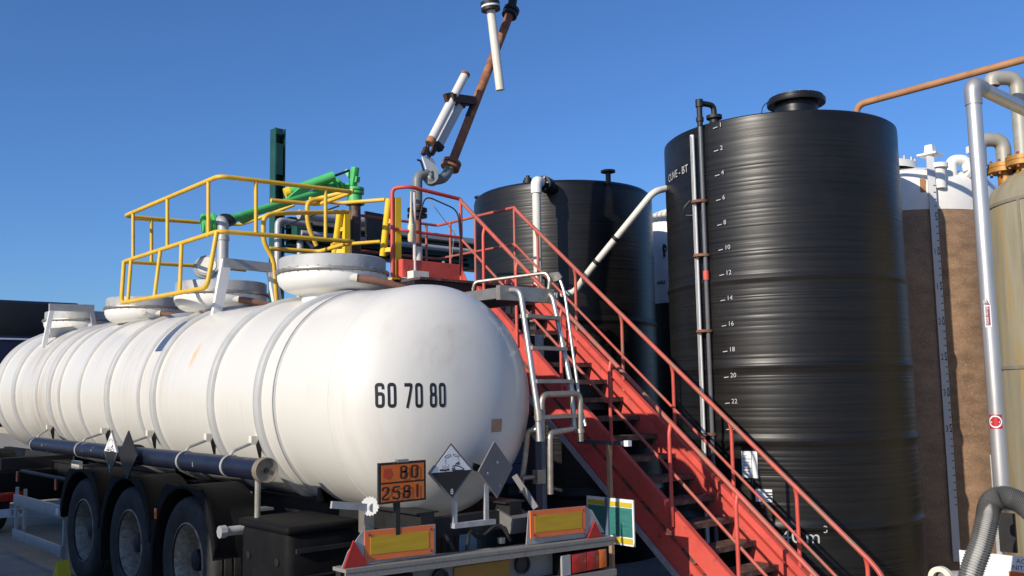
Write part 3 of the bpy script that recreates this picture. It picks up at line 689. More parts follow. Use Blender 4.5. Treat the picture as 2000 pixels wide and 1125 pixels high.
# chassis, axles, wheels, mudguards
ch = link('chassis', None, tt); ch.location = Vector((0, 4, .9))-wloc(tt)
for s in (-1, 1): MB().box((s*.42, 5.2, .93), (.12, 10.0, .2)).box((s*.42, 5.2, 1.035), (.2, 10.0, .012)).build('frame_rail', DARK, ch)
for y in (.35, 1.3, 2.9, 4.4, 5.9, 7.4, 9.4): MB().box((0, y, .9), (.9, .1, .14)).build('cross_member', DARK, ch)
for y in (1.4, 4.3, 7.6):
    for s in (-1, 1): MB().prism([(s*.62, y-.02, 1.04), (s*.30, y-.02, 1.04), (s*.30, y-.02, .99), (s*.55, y-.02, 1.0), (s*.60, y-.02, 1.15)], (0, .04, 0)).build('saddle', DARK, ch)
for px, py, wd, h in ((150, 918, .30, .22), (480, 978, .16, .16)):
    p = at(px, py, X=-.80); MB().box(p, (.04, wd, h)).box(p+Vector((.1, 0, -h/2)), (.24, wd, .02)).build('support_bracket', CREAM, ch)
AX = [2.44, 3.77, 5.10]
tyre = MB().lathe([(.30, -.165), (.36, -.185), (.44, -.195), (.49, -.185), (.515, -.165), (.526, -.14), (.53, -.11), (.52, -.105), (.52, -.09), (.531, -.085), (.532, -.03), (.52, -.025), (.52, -.010), (.532, -.005), (.532, .05), (.52, .055), (.52, .07), (.531, .075), (.526, .14), (.515, .165), (.49, .185), (.44, .195), (.36, .185), (.30, .165)], (0, 0, 0), 'X', 72).mesh('tyre')
rim = MB().lathe([(.305, -.180), (.318, -.176), (.318, -.168), (.30, -.160), (.285, -.13), (.27, -.06), (.265, .03), (.25, .045), (.20, .04), (.16, .02), (.13, .02), (.12, .05)], (0, 0, 0), 'X', 56).mesh('rim')
hub = MB().lathe([(.0, -.115), (.06, -.115), (.085, -.105), (.09, -.06), (.095, .0), (.12, .03), (.12, .05)], (0, 0, 0), 'X', 28).mesh('hub')
lug_ = MB().cyl((-.03, 0, 0), (.03, 0, 0), .014, n=6).mesh('wheel_nut')
for me, mm in ((tyre, RUB), (rim, RIM), (hub, DARK), (lug_, STEEL_D)): me.materials.append(mm)
def wheel(parent, x, y, z, flip, nuts=True):
    e = link('wheel', None, parent); e.location = Vector((x, y, z))-wloc(parent)
    if flip: e.rotation_euler.z = math.pi
    e.rotation_euler.x = random.uniform(0, 3)
    link('tyre', tyre, e); rm = link('rim', rim, e); link('hub', hub, e)
    if nuts:
        for k in range(10):
            t = 2*math.pi*k/10; o = link('wheel_nut', lug_, e); o.location = (.02, .168*math.cos(t), .168*math.sin(t))
    return e
for y in AX:
    for s in (-1, 1): wheel(tt, s*1.06, y, .53, s > 0, s < 0)
    MB().cyl((-.9, y, .53), (.9, y, .53), .07, n=12).build('axle', DARK, tt)
    b = MB()
    for s in (-1,):
        n_ = 20; arc = [R(8)+R(164)*i/n_ for i in range(n_+1)]
        for r_ in (.60, .625):
            for t in arc:
                for x in (-1.28, -.82): b.v.append(Vector((x, y+r_*math.cos(t), .53+r_*math.sin(t)*1.0)))
        k = 2*(n_+1)
        for i in range(n_):
            b.f += [(2*i, 2*i+1, 2*i+3, 2*i+2), (k+2*i, k+2*i+2, k+2*i+3, k+2*i+1), (2*i, 2*i+2, k+2*i+2, k+2*i), (2*i+1, k+2*i+1, k+2*i+3, 2*i+3)]
        b.f += [(0, k, k+1, 1), (2*n_, 2*n_+1, k+2*n_+1, k+2*n_)]
    mg = b.build('mudguard', PLAST, tt)
    # side skirt that fills the corners above the arch
    n_ = 14; b = MB(); P0 = [(y+.612*math.cos(R(8)+R(164)*i/n_), .53+.612*math.sin(R(8)+R(164)*i/n_)) for i in range(n_+1)]
    top_ = [(y+.665*math.cos(R(14)+R(152)*i/n_), max(.53, min(1.145, .53+.76*math.sin(R(14)+R(152)*i/n_)))) for i in range(n_+1)]
    for i in range(n_):
        q_ = [P0[i], P0[i+1], top_[i+1], top_[i]]; b.prism([(-1.285, a, c_) for a, c_ in q_], (.02, 0, 0))
    b.build('skirt', PLAST, mg)
for y in ((AX[0]+AX[1])/2, (AX[1]+AX[2])/2):
    MB().cyl((-1.2, y-.02, .80), (-.95, y-.02, .80), .035, n=12).build('mudguard_stay', GALV, tt)
    MB().box((-1.20, y-.0, .56), (.16, .06, .5)).build('mud_flap', PLAST, tt)
p = at(596, 0, X=-1.3)
MB().box((-1.293, 2.99, .88), (.012, .045, .09), bev=.004).build('side_marker', ORGLENS, tt)
MB().cyl((-1.30, 1.62, .86), (-1.02, 1.62, .86), .036, n=14).cyl((-1.33, 1.62, .86), (-1.28, 1.62, .86), .048, n=8).build('drain_pipe', GALV, tt)

# aluminium side guard ahead of the wheels
sg = link('side_guard', None, tt); sg.location = Vector((-1.22, 6.8, .4))-wloc(tt)
for z, h in ((.645, .135), (.225, .12)): MB().box((-1.225, 6.82, z), (.03, 1.98, h), bev=.006).build('rail', GALV, sg)
for y in (5.86, 7.82, 7.45): MB().box((-1.195, y, .46), (.03, .05, .66)).build('post', GALV, sg)
MB().box((-1.243, 5.98, .645), (.006, .1, .07)).build('sticker', PAPER, sg)
MB().tube([(-1.2, 5.75, 1.0), (-1.2, 7.6, 1.0)], .022, 8).build('top_rod', DARK, sg)
for y in (6.1, 7.7): MB().box((-1.23, y, .93), (.02, .06, .12)).build('marker_lamp', mat('dull_red_lens', (.25, .03, .015), .3), sg)

# black tool locker behind the wheels
tb = link('tool_locker', None, tt); tb.location = Vector((-.95, 1.0, .6))-wloc(tt)
MB().box((-.96, 1.09, .60), (.56, .74, .68), bev=.06).build('box', PLAST, tb, 50)
MB().box((-.955, 1.09, .945), (.60, .78, .06), bev=.025).build('lid', PLAST, tb, 50)
MB().box((-.96, .705, .80), (.44, .02, .03)).box((-.96, .705, .62), (.44, .02, .012)).build('front_rim', DARK, tb)
for z in (.72,):
    for y in (.86, 1.3): MB().cyl((-1.25, y, z), (-1.235, y, z), .03, n=14).build('latch', DARK, tb)

# brake gear with the toothed disc and lever
gr = link('toothed_crank', None, tt); c = at(716, 988, Y=.1); gr.location = c-wloc(tt)
b = MB(); n_ = 36; pts = []
for i in range(n_):
    a = 2*math.pi*i/n_; r_ = .062 if i % 2 else .054; pts.append(c+Vector((r_*math.cos(a)*.86, -.04-r_*math.cos(a)*.5, r_*math.sin(a)*1.05)))
b.prism(pts, (.01, .017, 0)).build('toothed_disc', mat('toothed_white', (.75, .75, .7), .4, var=.05), gr)
l0 = at(647, 986, Y=.07); MB().bar(l0, c+Vector((.02, -.02, -.01)), .02, .045).cyl(c+Vector((.02, -.05, -.01)), c+Vector((.02, .03, -.01)), .03, n=14).build('lever', GALV, gr)
MB().box(c+Vector((.03, .05, -.10)), (.07, .08, .16)).build('bracket', STEEL_D, gr)

# rear beam, lamps and reflectors
tl = lambda x: -.031*x          # the rear beam hangs a little low on the right
rear = link('rear_beam', None, tt); rear.location = Vector((0, 0, .7))-wloc(tt)
rv = (0, 0, 1)
MB().bar((-1.25, .02, .735+tl(-1.25)), (1.25, .02, .735+tl(1.25)), .16, .022, rv).bar((-1.25, -.05, .705+tl(-1.25)), (1.25, -.05, .705+tl(1.25)), .012, .05, rv).build('upper_beam', BEAM, rear)
MB().bar((-1.25, -.01, .47+tl(-1.25)), (1.25, -.01, .47+tl(1.25)), .12, .05, rv).build('underrun_bar', BEAM, rear)
MB().bar((-.95, .06, .585+tl(-.95)), (.66, .06, .585+tl(.66)), .012, .17, rv).build('back_plate', BEAM, rear)
MB().bar((-1.2, .12, .6+tl(-1.2)), (1.2, .12, .6+tl(1.2)), .06, .28, rv).build('inner_beam', DARK, rear)
MB().bar((-.31, .045, .595), (.21, .045, .585), .012, .13, rv).build('yellow_plate', mat('ochre_plate', (.30, .155, .02), .5, var=.1), rear)
for x in (-.44, .33): MB().cyl((x, .03, .60), (x, .06, .60), .065, n=22).lathe([(.055, -.02), (.07, -.02), (.07, 0), (.055, 0)], (x, .04, .60), 'Y', 22).build('cable_gland', DARK, rear)
for s, x0, x1 in ((-1, -1.19, -.72), (1, .66, 1.19)):
    lp = link('lamp_cluster', None, rear); lp.location = Vector((x0, 0, .58))-wloc(rear)
    zc = .583+tl(s*.95)
    MB().bar((x0, .0, zc), (x1, .0, zc), .09, .16, rv, .008).build('housing', PLAST, lp)
    xa = x0+.10 if s > 0 else x0
    if s > 0: MB().bar((x0-.005, -.048, zc), (x0+.085, -.048, zc), .02, .15, rv).build('end_panel', GALV, lp)
    cuts = [(xa, xa+.16, REDLENS), (xa+.165, xa+.30, REDLENS), (xa+.305, xa+.39, ORGLENS)]
    for a, c_, mm in cuts: MB().bar((a, -.05, zc), (c_, -.05, zc), .016, .14, rv, .004).build('lens', mm, lp)
def chevron(x0, x1, z0, z1, nm, Y=-.005):
    e = link(nm, None, rear); e.location = Vector((x0, Y, z0))-wloc(rear)
    a = tl(x0); c_ = tl(x1); zz = .785
    MB().prism([(x0-.03, Y+.02, zz+a-.03), (x1+.03, Y+.02, zz+c_-.03), (x1+.03, Y+.02, z1+c_+.0), (x0-.0, Y+.02, z1+a+.0)], (0, .006, 0)).build('backing', GALV, e)
    MB().prism([(x0, Y, z0+a), (x1, Y, z0+c_), (x1, Y, z1+c_), (x0, Y, z1+a)], (0, .012, 0)).build('orange_border', REDORG, e)
    k = .042
    MB().prism([(x0+k, Y-.002, z0+a+k*.9), (x1-k, Y-.002, z0+c_+k*.9), (x1-k, Y-.002, z1+c_-k*.9), (x0+k, Y-.002, z1+a-k*.9)], (0, .004, 0)).build('yellow_field', AMBER, e)
    for x, z in ((x0+.03, z0+.025), (x1-.03, z0+.025), (x0+.03, z1-.025), (x1-.03, z1-.025)):
        MB().cyl((x, Y-.006, z+tl(x)), (x, Y+.003, z+tl(x)), .009, n=8).build('rivet', RUST, e)
chevron(-1.075, -.52, .773, .965, 'reflector_board'); chevron(.385, .975, .798, .998, 'reflector_board')
for s, P3 in ((-1, [(-1.24, .735), (-1.06, .75), (-1.165, .91)]), (1, [(.985, .74), (1.15, .735), (1.075, .875)])):
    e = link('triangle_reflector', None, rear); e.location = Vector((P3[0][0], 0, P3[0][1]))-wloc(rear)
    MB().prism([(x, -.016, z+tl(x)+.005) for x, z in P3], (0, .012, 0)).build('triangle', REDTRI, e)
    if s < 0: MB().prism([(-1.25, .0, .77), (-1.03, .0, .77), (-1.03, .0, 1.0), (-1.09, .0, 1.0), (-1.2, .0, .88)], (0, .006, 0)).build('backing', GALV, e)
    else: MB().prism([(.98, .004, .75), (1.2, .004, .74), (1.06, .004, .93), (.98, .004, .965)], (0, .006, 0)).build('backing', GALV, e)

for k_, (x0, x1) in enumerate(((-.75, -.2), (-.1, .35), (.5, .95))):
    MB().tube([(x0, .16, .74), (x0+.08, .22, .88), ((x0+x1)/2, .3, .80-.03*k_), (x1-.06, .24, .90), (x1, .18, .75)], .014, 8, .1).build('air_line', DARK, rear)
for x in (-.66, .2, .62): MB().cyl((x, .12, .76), (x, .12, .80), .03, n=12).build('valve_boss', STEEL_D, rear)
for x in (-1.12, 1.12): MB().box((x, .16, .33), (.24, .012, .30)).build('mud_flap', PLAST, rear)

# orange hazard number plate
Y = -.02; p0, p1 = at(740, 986, Y=Y), at(832, 976, Y=Y); p2, p3 = at(832, 898, Y=Y), at(740, 905, Y=Y)
hpz = link('hazard_plate', None, tt); hpz.location = p0-wloc(tt)
u_ = (p1-p0); v_ = (p3-p0); Q = lambda a, b, d=0: p0+u_*a+v_*b+Vector((0, -d, 0))
MB().prism([Q(0, 0, 0), Q(1, 0, 0), Q(1, 1, 0), Q(0, 1, 0)], (0, .02, 0)).build('frame', DARK, hpz)
MB().prism([Q(.05, .05, .002), Q(.955, .05, .002), Q(.955, .475, .002), Q(.05, .475, .002)], (0, .004, 0)).build('number_panel', ORANGE, hpz)
MB().prism([Q(.05, .52, .002), Q(.955, .52, .002), Q(.955, .94, .002), Q(.05, .94, .002)], (0, .004, 0)).build('number_panel', ORANGE, hpz)
ww, hh = u_.length, v_.length
for s, a, b0 in (('80', .43, .575), ('2581', .045, .09)):
    for i, chh in enumerate(s):
        b = MB(); a0_ = a+i*(.235 if s == '80' else .225); digit(chh, lambda u, v: Q(a0_+u*.36, b0+v*.325, .0065), b, .125); b.build('digit', BLACK, hpz)
MB().box(Q(.5, 1.02, -.01), (.09, .03, .02)).build('latch', STEEL_D, hpz)
MB().box(Q(.42, -.16, -.03), (.035, .035, .34*hh/.27)).build('post', DARK, hpz)
MB().prism([Q(.08, .66, .0035), Q(.2, .58, .0035), Q(.27, .7, .0035), Q(.24, .86, .0035), Q(.1, .84, .0035)], (0, .001, 0)).build('stain', mat('orange_stain', (.45, .05, .02), .5), hpz)

# corrosive placard and the folded one beside it
pc = at(881.5, 920.5, Y=.0); hf = (at(925, 916, Y=0)-at(838, 921, Y=0)).length/2
pl1, P1 = placard(pc, hf, (0, -1, 0), tt)
pc2 = at(969, 917, Y=.03); pl2, P2 = placard(pc2, .205, (.20, -.97, .05), tt, False, 'folded_placard')
for a, b_ in ((-.1, -.02), (.02, .05), (.03, -.12)): MB().cyl(P2(a, b_, -.014), P2(a, b_, .006), .011, n=10).build('rivet', GALV, pl2)
ps = link('placard_stand', None, tt); q0, q1 = at(884, 1027, Y=.03), at(958, 1019, Y=.03); ps.location = q0-wloc(tt)
MB().bar(q0, q1+Vector((.03, 0, 0)), .05, .035).build('foot', GALV, ps)
for px in (888, 950):
    q = at(px, 1022, Y=.03); MB().box(q+Vector((0, 0, .14)), (.035, .02, .30)).build('post', GALV, ps)
MB().bar(at(922, 910, Y=.06), at(940, 917, Y=.06), .02, .05).build('link_bar', DARK, ps)

# stainless rear ladder and folding steps
ld = link('rear_ladder', None, tt); ld.location = Vector((.9, .2, 1.5))-wloc(tt)
def lp_(px, py, X): return at(px, py, X=X)
LX, RX = .68, 1.13
la = [lp_(985, 567, LX), lp_(1016, 566, LX), lp_(1050, 800, LX), lp_(1054, 862, LX)]
lb = [lp_(1047, 577, RX), lp_(1078, 573, RX), lp_(1117, 760, RX), lp_(1122, 838, RX)]
MB().tube(la, .024, 12, .07).build('rail', STEEL, ld); MB().tube(lb, .022, 12, .07).build('rail', STEEL, ld)
MB().tube([lp_(1092, 541, 1.2), lp_(1103, 572, 1.2), lp_(1133, 790, 1.2), lp_(1144, 832, 1.2)], .014, 10, .1).build('hand_rod', STEEL, ld)
def on_rail(P, z):
    for a, c_ in zip(P, P[1:]):
        if (a.z-z)*(c_.z-z) <= 0 and abs(a.z-c_.z) > .05: return a.lerp(c_, (a.z-z)/(a.z-c_.z))
for py in (615, 679, 745, 815):
    z = at(1040, py, X=LX).z; a, c_ = on_rail(la, z), on_rail(lb, min(z, lb[1].z-.03)); c_ = Vector((c_.x, c_.y, z))
    MB().bar(a, c_, .085, .03, (0, 0, 1)).build('rung', STEEL_D, ld)
    MB().cyl(a+Vector((-.0, 0, 0)), a+Vector((.03, 0, 0)), .026, n=10).build('rung_ferrule', STEEL, ld)
uf = [lp_(1058, 862, .72), lp_(1058, 771, .72), lp_(1133, 768, 1.17), lp_(1134, 862, 1.17)]
MB().tube(uf, .025, 12, .07).build('folding_hoop', STEEL_D, ld)
MB().tube([lp_(1075, 965, .78), lp_(1074, 846, .78), lp_(1117, 838, 1.08)], .024, 12, .05).build('swing_leg', STEEL_D, ld)
MB().tube([lp_(1050, 838, .70), lp_(1031, 842, .66), lp_(1025, 900, .66), lp_(1018, 945, .66), lp_(1019, 962, .66)], .022, 12, .05).build('swing_leg', STEEL_D, ld)
q = lp_(1030, 933, .68); MB().cyl(q+Vector((-.06, 0, 0)), q+Vector((.07, 0, 0)), .018, n=10).box(q+Vector((.13, 0, .0)), (.09, .06, .11)).build('latch', STEEL_D, ld)
a = lp_(1040, 838, .70); MB().prism([lp_(1033, 845, .70), lp_(1053, 815, .70), lp_(1056, 862, .70), lp_(1046, 862, .70)], (.01, 0, 0)).build('gusset', STEEL_D, ld)
MB().prism([lp_(1112, 835, 1.12), lp_(1122, 815, 1.12), lp_(1124, 845, 1.12)], (.01, 0, 0)).build('gusset', STEEL_D, ld)
for p0_, p1_ in ((lp_(1051, 800, LX), lp_(1053, 822, LX)), (lp_(1133, 838, 1.17), lp_(1134, 846, 1.17)), (lp_(1057, 800, .72), lp_(1057, 822, .72))):
    MB().cyl(p0_, p1_, .034, n=12).build('clamp', STEEL_D, ld)
MB().box((.85, .42, 1.2), (.07, .06, .95)).build('stand_post', NAVY, ld)
MB().bar(lp_(1005, 928, .4), lp_(1047, 992, .5), .03, .045).build('stay', SIGNB, ld)
MB().box((.45, .25, .89), (.22, .2, .12), Matrix.Rotation(.3, 3, 'X')).build('splash_plate', SIGNB, ld)

# walkway along the right shoulder of the tank
wk = link('walkway', None, tt); wk.location = Vector((.9, 3, 2.7))-wloc(tt)
WZ = la[0].z-.03
MB().bar((.60, .55, WZ), (.60, 7.5, WZ), .05, .09).build('edge_beam', SIGNB, wk)
MB().bar((1.13, .55, WZ), (1.13, 7.5, WZ), .05, .09).build('edge_beam', SIGNB, wk)
MB().box((.865, 4.0, WZ+.03), (.50, 6.9, .02)).build('grating', TREADM, wk)
MB().bar((.56, .53, WZ), (1.18, .53, WZ), .05, .12).build('end_beam', STEEL_D, wk)
MB().bar((.62, .95, WZ-.02), (.55, .95, WZ-.26), .05, .05, (0, 1, 0)).bar((.62, 3.5, WZ-.02), (.55, 3.5, WZ-.26), .05, .05, (0, 1, 0)).build('strut', SIGNB, wk)
hr = [lp_(924, 568, .74), lp_(927, 551, .74), lp_(1066, 533, 1.15), lp_(1074, 545, 1.15), lp_(1070, 575, 1.15)]
MB().tube(hr, .016, 8, .05).build('grab_rail', STEEL_D, wk)
MB().prism([lp_(1073, 533, 1.18), lp_(1090, 531, 1.18), lp_(1097, 541, 1.18), lp_(1092, 547, 1.18), lp_(1074, 552, 1.18)], (.012, 0, 0)).build('corner_plate', STEEL_D, wk)

# ================================================================== TRACTOR UNIT in front of the trailer
tu = thing('tractor_unit', 'dark blue tractor lorry with plate 339 coupled ahead of the white tanker', 'lorry', (0, 11, 0))
MB().box((0, 14.65, 2.55), (2.45, 2.3, 2.3), bev=.08).build('cab', NAVY, tu, 50)
MB().box((0, 14.65, 3.35), (2.46, 2.31, .62), bev=.02).build('roof', DARK, tu, 50)
MB().box((0, 14.65, 2.985), (2.475, 2.325, .03)).build('white_stripe', PAPER, tu)
for s in (-1, 1): MB().box((s*.42, 11.9, .85), (.1, 6.6, .25)).build('frame_rail', DARK, tu)
for s in (-1, 1):
    wheel(tu, s*1.02, 10.1, .53, s > 0, False); wheel(tu, s*1.02, 14.8, .53, s > 0, False)
    b = MB(); n_ = 14
    for i in range(n_):
        t0_, t1_ = R(5)+R(170)*i/n_, R(5)+R(170)*(i+1)/n_
        b.prism([(s*1.24, 10.1+.62*math.cos(t0_), .53+.62*math.sin(t0_)), (s*1.24, 10.1+.62*math.cos(t1_), .53+.62*math.sin(t1_)), (s*1.24, 10.1+.65*math.cos(t1_), .53+.65*math.sin(t1_)), (s*1.24, 10.1+.65*math.cos(t0_), .53+.65*math.sin(t0_))], (-s*.5, 0, 0))
    b.build('mudguard', PLAST, tu)
MB().box((0, 8.78, .72), (2.45, .14, .40), bev=.02).build('rear_crossbar', PLAST, tu)
MB().box((0, 8.9, 1.02), (2.3, .1, .16)).build('rear_beam', DARK, tu)
for s in (-1, 1):
    MB().box((s*1.05, 8.70, .60), (.36, .04, .12), bev=.01).build('tail_lamp', REDLENS, tu)
    MB().box((s*.66 if s > 0 else -1.27, 8.72, .60), (.07, .04, .1)).build('indicator', ORGLENS, tu)
npl = MB().box((-1.07, 8.69, .385), (.40, .02, .11)).build('number_plate', mat('plate_blue_white', (.50, .58, .68), .4), tu)
put_text('plate_number', '339', .10, lambda u, v: Vector((-1.06+u, 8.677, .352+v)), NAVY, npl)

ck = thing('wheel_chock', 'yellow wheel chock wedged at the front wheel of the tanker', 'wheel chock', (-1.32, 5.55, 0))
c0 = at(128, 1094, X=-1.33)
MB().prism([(-1.42, c0.y+.12, .031), (-1.42, c0.y-.12, .031), (-1.42, c0.y-.0, c0.z)], (.12, 0, 0)).build('wedge', YEL2, ck)
MB().box((-1.33, c0.y, .015), (.24, .36, .03)).build('base_plate', DARK, ck)

# ================================================================== RED STAIRS AND LOADING PLATFORM
SLP = .838; DECK = 3.2
SL, SR = 2.6, 3.5
edge = lambda y: .976+SLP*(y-.698)           # upper edge of the stringers
nose = lambda z: .698+(z-.868)/SLP           # Y of the nosing at height z
stt = thing('access_stairs', 'steep red steel stairs with tubular handrails climbing beside the white tanker', 'stairs', (3.05, 0, PIT_Z))
Yt = 3.30; Yb = -1.15
for x, sg_, dz in ((SL, -1, 0), (SR, 1, .07)):
    for (o0, o1, nm) in (((0, -.24, 'stringer'), (-.30, -.54, 'lower_stringer')) if sg_ < 0 else ((0, -.085, 'stringer'), (-.125, -.46, 'lower_stringer'))):
        P = [(x, Yt, edge(Yt)+o0+dz), (x, Yb, edge(Yb)+o0+dz), (x, Yb, edge(Yb)+o1+dz), (x, Yt, edge(Yt)+o1+dz)]
        b = MB().prism([(x-.005, y, z) for _, y, z in P], (.010, 0, 0))
        fl = .055
        for o_ in (o0-.005, o1+.005):
            b.bar((x+.004+fl/2, Yt, edge(Yt)+o_+dz), (x+.004+fl/2, Yb, edge(Yb)+o_+dz), fl, .012)
        so_ = b.build(nm, RED, stt)
        if nm == 'lower_stringer':
            for yy in (2.6, 1.7, 1.15, .6, .1, -.4, -.8):
                MB().cyl((x+sg_*.012, yy, edge(yy)-.40+dz), (x-sg_*.012, yy, edge(yy)-.40+dz), .016, n=8).build('bolt', RUST, so_)
    if sg_ < 0: MB().bar((x-.035, Yt, edge(Yt)-.56), (x-.035, Yb, edge(Yb)-.56), .03, .05).build('lit_flange_edge', GALV, stt)  # light caught by the lower flange edge, put in as a pale bar
z = PIT_Z+.2; k = 0
tread = MB().box((0, .12, -.016), (.88, .245, .032)).box((0, .006, -.028), (.88, .018, .045)).mesh('tread'); tread.materials.append(TREADM)
tbk = MB().prism([(0, .0, -.03), (0, .235, -.033), (0, .2, -.17), (0, .05, -.11)], (.008, 0, 0)).mesh('tread_bracket'); tbk.materials.append(TREADM)
while z < DECK-.05:
    o = link('tread', tread, stt); o.location = Vector((3.05, nose(z), z))-wloc(stt); o.rotation_euler.x = random.uniform(-.01, .01)
    z += .2
    for xx in (-.445, .437): q = link('tread_bracket', tbk, o); q.location.x = xx
def rail_z(y): return 2.168+.842*(y-1.14)
RRR = .024
Yc = 3.60; PL = 1.75; PB = 5.24; RT_ = 4.25
def rails(x, posts, end):
    up = [(x, Yc, RT_), (x, 3.55, rail_z(3.55)), (x, end, rail_z(end)), (x, end-.10, rail_z(end)-.12), (x, end-.10, max(PIT_Z, rail_z(end)-.9))]
    MB().tube(up, RRR, 12, .08).build('handrail', RED_RUB, stt)
    md = [(x, Yc, RT_-.48), (x, 3.5, rail_z(3.5)-.47), (x, end, rail_z(end)-.46)]
    MB().tube(md, .015, 10, .06).build('mid_rail', RED_RUB, stt)
    for y in posts:
        zt_ = rail_z(y); zb_ = edge(y)-.14+(0.07 if x > 3 else 0); s = -.03 if x < 3 else .03
        MB().tube([(x+s, y, zb_), (x+s, y, zt_-.09), (x, y, zt_-.005)], .019, 10, .04).build('post', RED if (y < 1.3 or x < 3) else RED_RUB, stt)
rails(SL, (3.12, 2.55, 1.85, 1.16, .42, -.30, -1.0), -1.35)
rails(SR, (3.2, 2.55, 1.83, 1.12, .40, -.31, -.985), -1.05)

pf = thing('loading_platform', 'red railed loading platform at the head of the stairs above the tanker', 'platform', (2.6, 4.4, PIT_Z))
MB().box(((PL+SR)/2+.05, (3.32+PB)/2, DECK-.02), (SR-PL+.1, PB-3.32+.1, .03)).build('deck', TREADM, pf)
for y in (3.34, PB): MB().box(((PL+SR)/2, y, DECK-.11), (SR-PL+.1, .08, .14)).build('edge_beam', DARK, pf)
for x in (PL, SR): MB().box((x, (3.32+PB)/2, DECK-.11), (.08, PB-3.48, .13)).build('edge_beam', DARK, pf)
for x in (PL+.15, SR): 
    for y in (3.45, PB): MB().box((x, y, (PIT_Z+DECK)/2-.1), (.1, .1, DECK-PIT_Z-.2)).build('column', DARK, pf)
tb_ = MB().box(((PL+SL)/2, Yc, DECK+.13), (SL-PL, .012, .21)).box((PL-.0, Yc+.09, DECK+.13), (.012, .18, .21)).build('toe_board', RED, pf)
MB().box((PL+.16, Yc-.08, DECK+.04), (.22, .12, .1)).build('junction_box', CREAM, pf)
MB().box((SR, 4.4, DECK+.09), (.012, 1.6, .14)).build('toe_board', RED, pf)
MB().prism([(SL, 3.42, DECK-.05), (SL, 3.8, DECK-.05), (SL, 3.8, DECK+.17), (SL, 3.58, DECK+.19)], (.01, 0, 0)).build('toe_board', RED, pf)
fr = [(PL, Yc+.05, DECK), (PL, Yc, RT_-.02), (PL+.06, Yc, RT_+.0), (SL, Yc, RT_)]
MB().tube([(PL-.05, Yc+.14, DECK-.1), (PL-.05, Yc+.14, RT_+.04), (PL+.07, Yc-.02, RT_+.05), (SL, Yc, RT_)], RRR, 12, .07).build('top_rail', RED, pf)
MB().tube([(PL-.05, Yc+.1, 3.80), (PL+.05, Yc, 3.77), (SL, Yc, RT_-.48)], .019, 10, .05).build('mid_rail', RED, pf)
for x in (PL+.17,): MB().tube([(x, Yc, DECK-.1), (x, Yc, RT_+.01)], .02, 10).build('post', mat('pale_post', (.60, .50, .50), .5, var=.1), pf)  # paler than the other railing posts
MB().tube([(SL, Yc-.02, DECK-.1), (SL, Yc-.02, RT_-.02)], .022, 10).build('post', RED, pf)
MB().tube([(SR, Yc, RT_), (SR, PB, RT_), (2.05, PB, RT_), (1.85, PB, RT_+.02)], .02, 10, .05).build('top_rail', RED_RUB, pf)
MB().tube([(SR, Yc, RT_-.48), (SR, PB, RT_-.48), (1.8, PB, RT_-.47)], .016, 10, .05).build('mid_rail', RED_RUB, pf)
for x, y in ((SR, Yc), (SR, 4.4), (SR, 4.95), (3.3, PB), (2.75, PB), (2.2, PB)):
    MB().tube([(x, y, DECK-.1), (x, y, RT_)], .018, 10).build('post', RED_RUB, pf)
MB().tube([(2.52, Yc, 3.9), (2.45, Yc-.03, 3.5)], .004, 5).build('tie_wire', STEEL, pf)
q = at(866, 510, X=3.3); MB().tube([q, q+Vector((.02, 0, -.08)), q+Vector((-.02, 0, -.12)), q+Vector((.015, .02, -.2)), q+Vector((0, 0, -.3))], .02, 8, .03).build('rag', mat('beige_rag', (.35, .28, .2), .9), pf)
MB().tube([(SL-.04, Yc-.03, DECK+.1), (SL-.03, Yc-.05, DECK+.5), (SL-.05, Yc-.03, DECK+.9), (PL+.3, Yc-.03, RT_-.03), (PL+.2, Yc-.05, 3.9)], .009, 7, .12).build('cable', DARK, pf)
q0, q1 = at(828, 377, X=2.1), at(893, 463, X=2.62); MB().tube([q0, q1], .005, 6).build('wire', mat('wire_white', (.6, .6, .6)), pf)

# ================================================================== YELLOW SAFETY CAGE AND ITS POSTS
cg = thing('safety_cage', 'yellow tubular safety cage lowered over the tanker manholes', 'safety cage', (.3, 4.6, 3.0))
AXc, AYc = -.52, 3.56; BYc = 6.2
ya = lambda px, py, **k: at(px, py, **k)
cr = .024
A_ = ya(428, 344, X=AXc); B_ = ya(243, 422, X=AXc); A2 = ya(432, 451, X=AXc); B2 = ya(245, 509, X=AXc)
BX = 1.10
def seg(nm, pts, r=cr, bend=.10): return MB().tube(pts, r, 12, bend, 6).build(nm, YEL, cg)
zt_ = (A_.z+B_.z)/2; zm_ = (A2.z+B2.z)/2
far = ya(690, 375, Y=A_.y); mid = ya(690, 472, Y=A_.y)
TRN = .62
back = ya(604, 398, Y=A_.y+TRN+1.4)
seg('top_rail', [ya(383, 434, Y=B_.y), Vector((B_.x, B_.y, zt_)), Vector((A_.x, A_.y, zt_)), far, far+Vector((0, .75, -.02)), far+Vector((-.6, .78, -.04))])
seg('mid_rail', [ya(383, 519, Y=B_.y), Vector((B2.x, B_.y, zm_)), Vector((A2.x, A_.y, zm_)), mid, mid+Vector((0, .75, -.02)), mid+Vector((-.6, .8, -.03))])
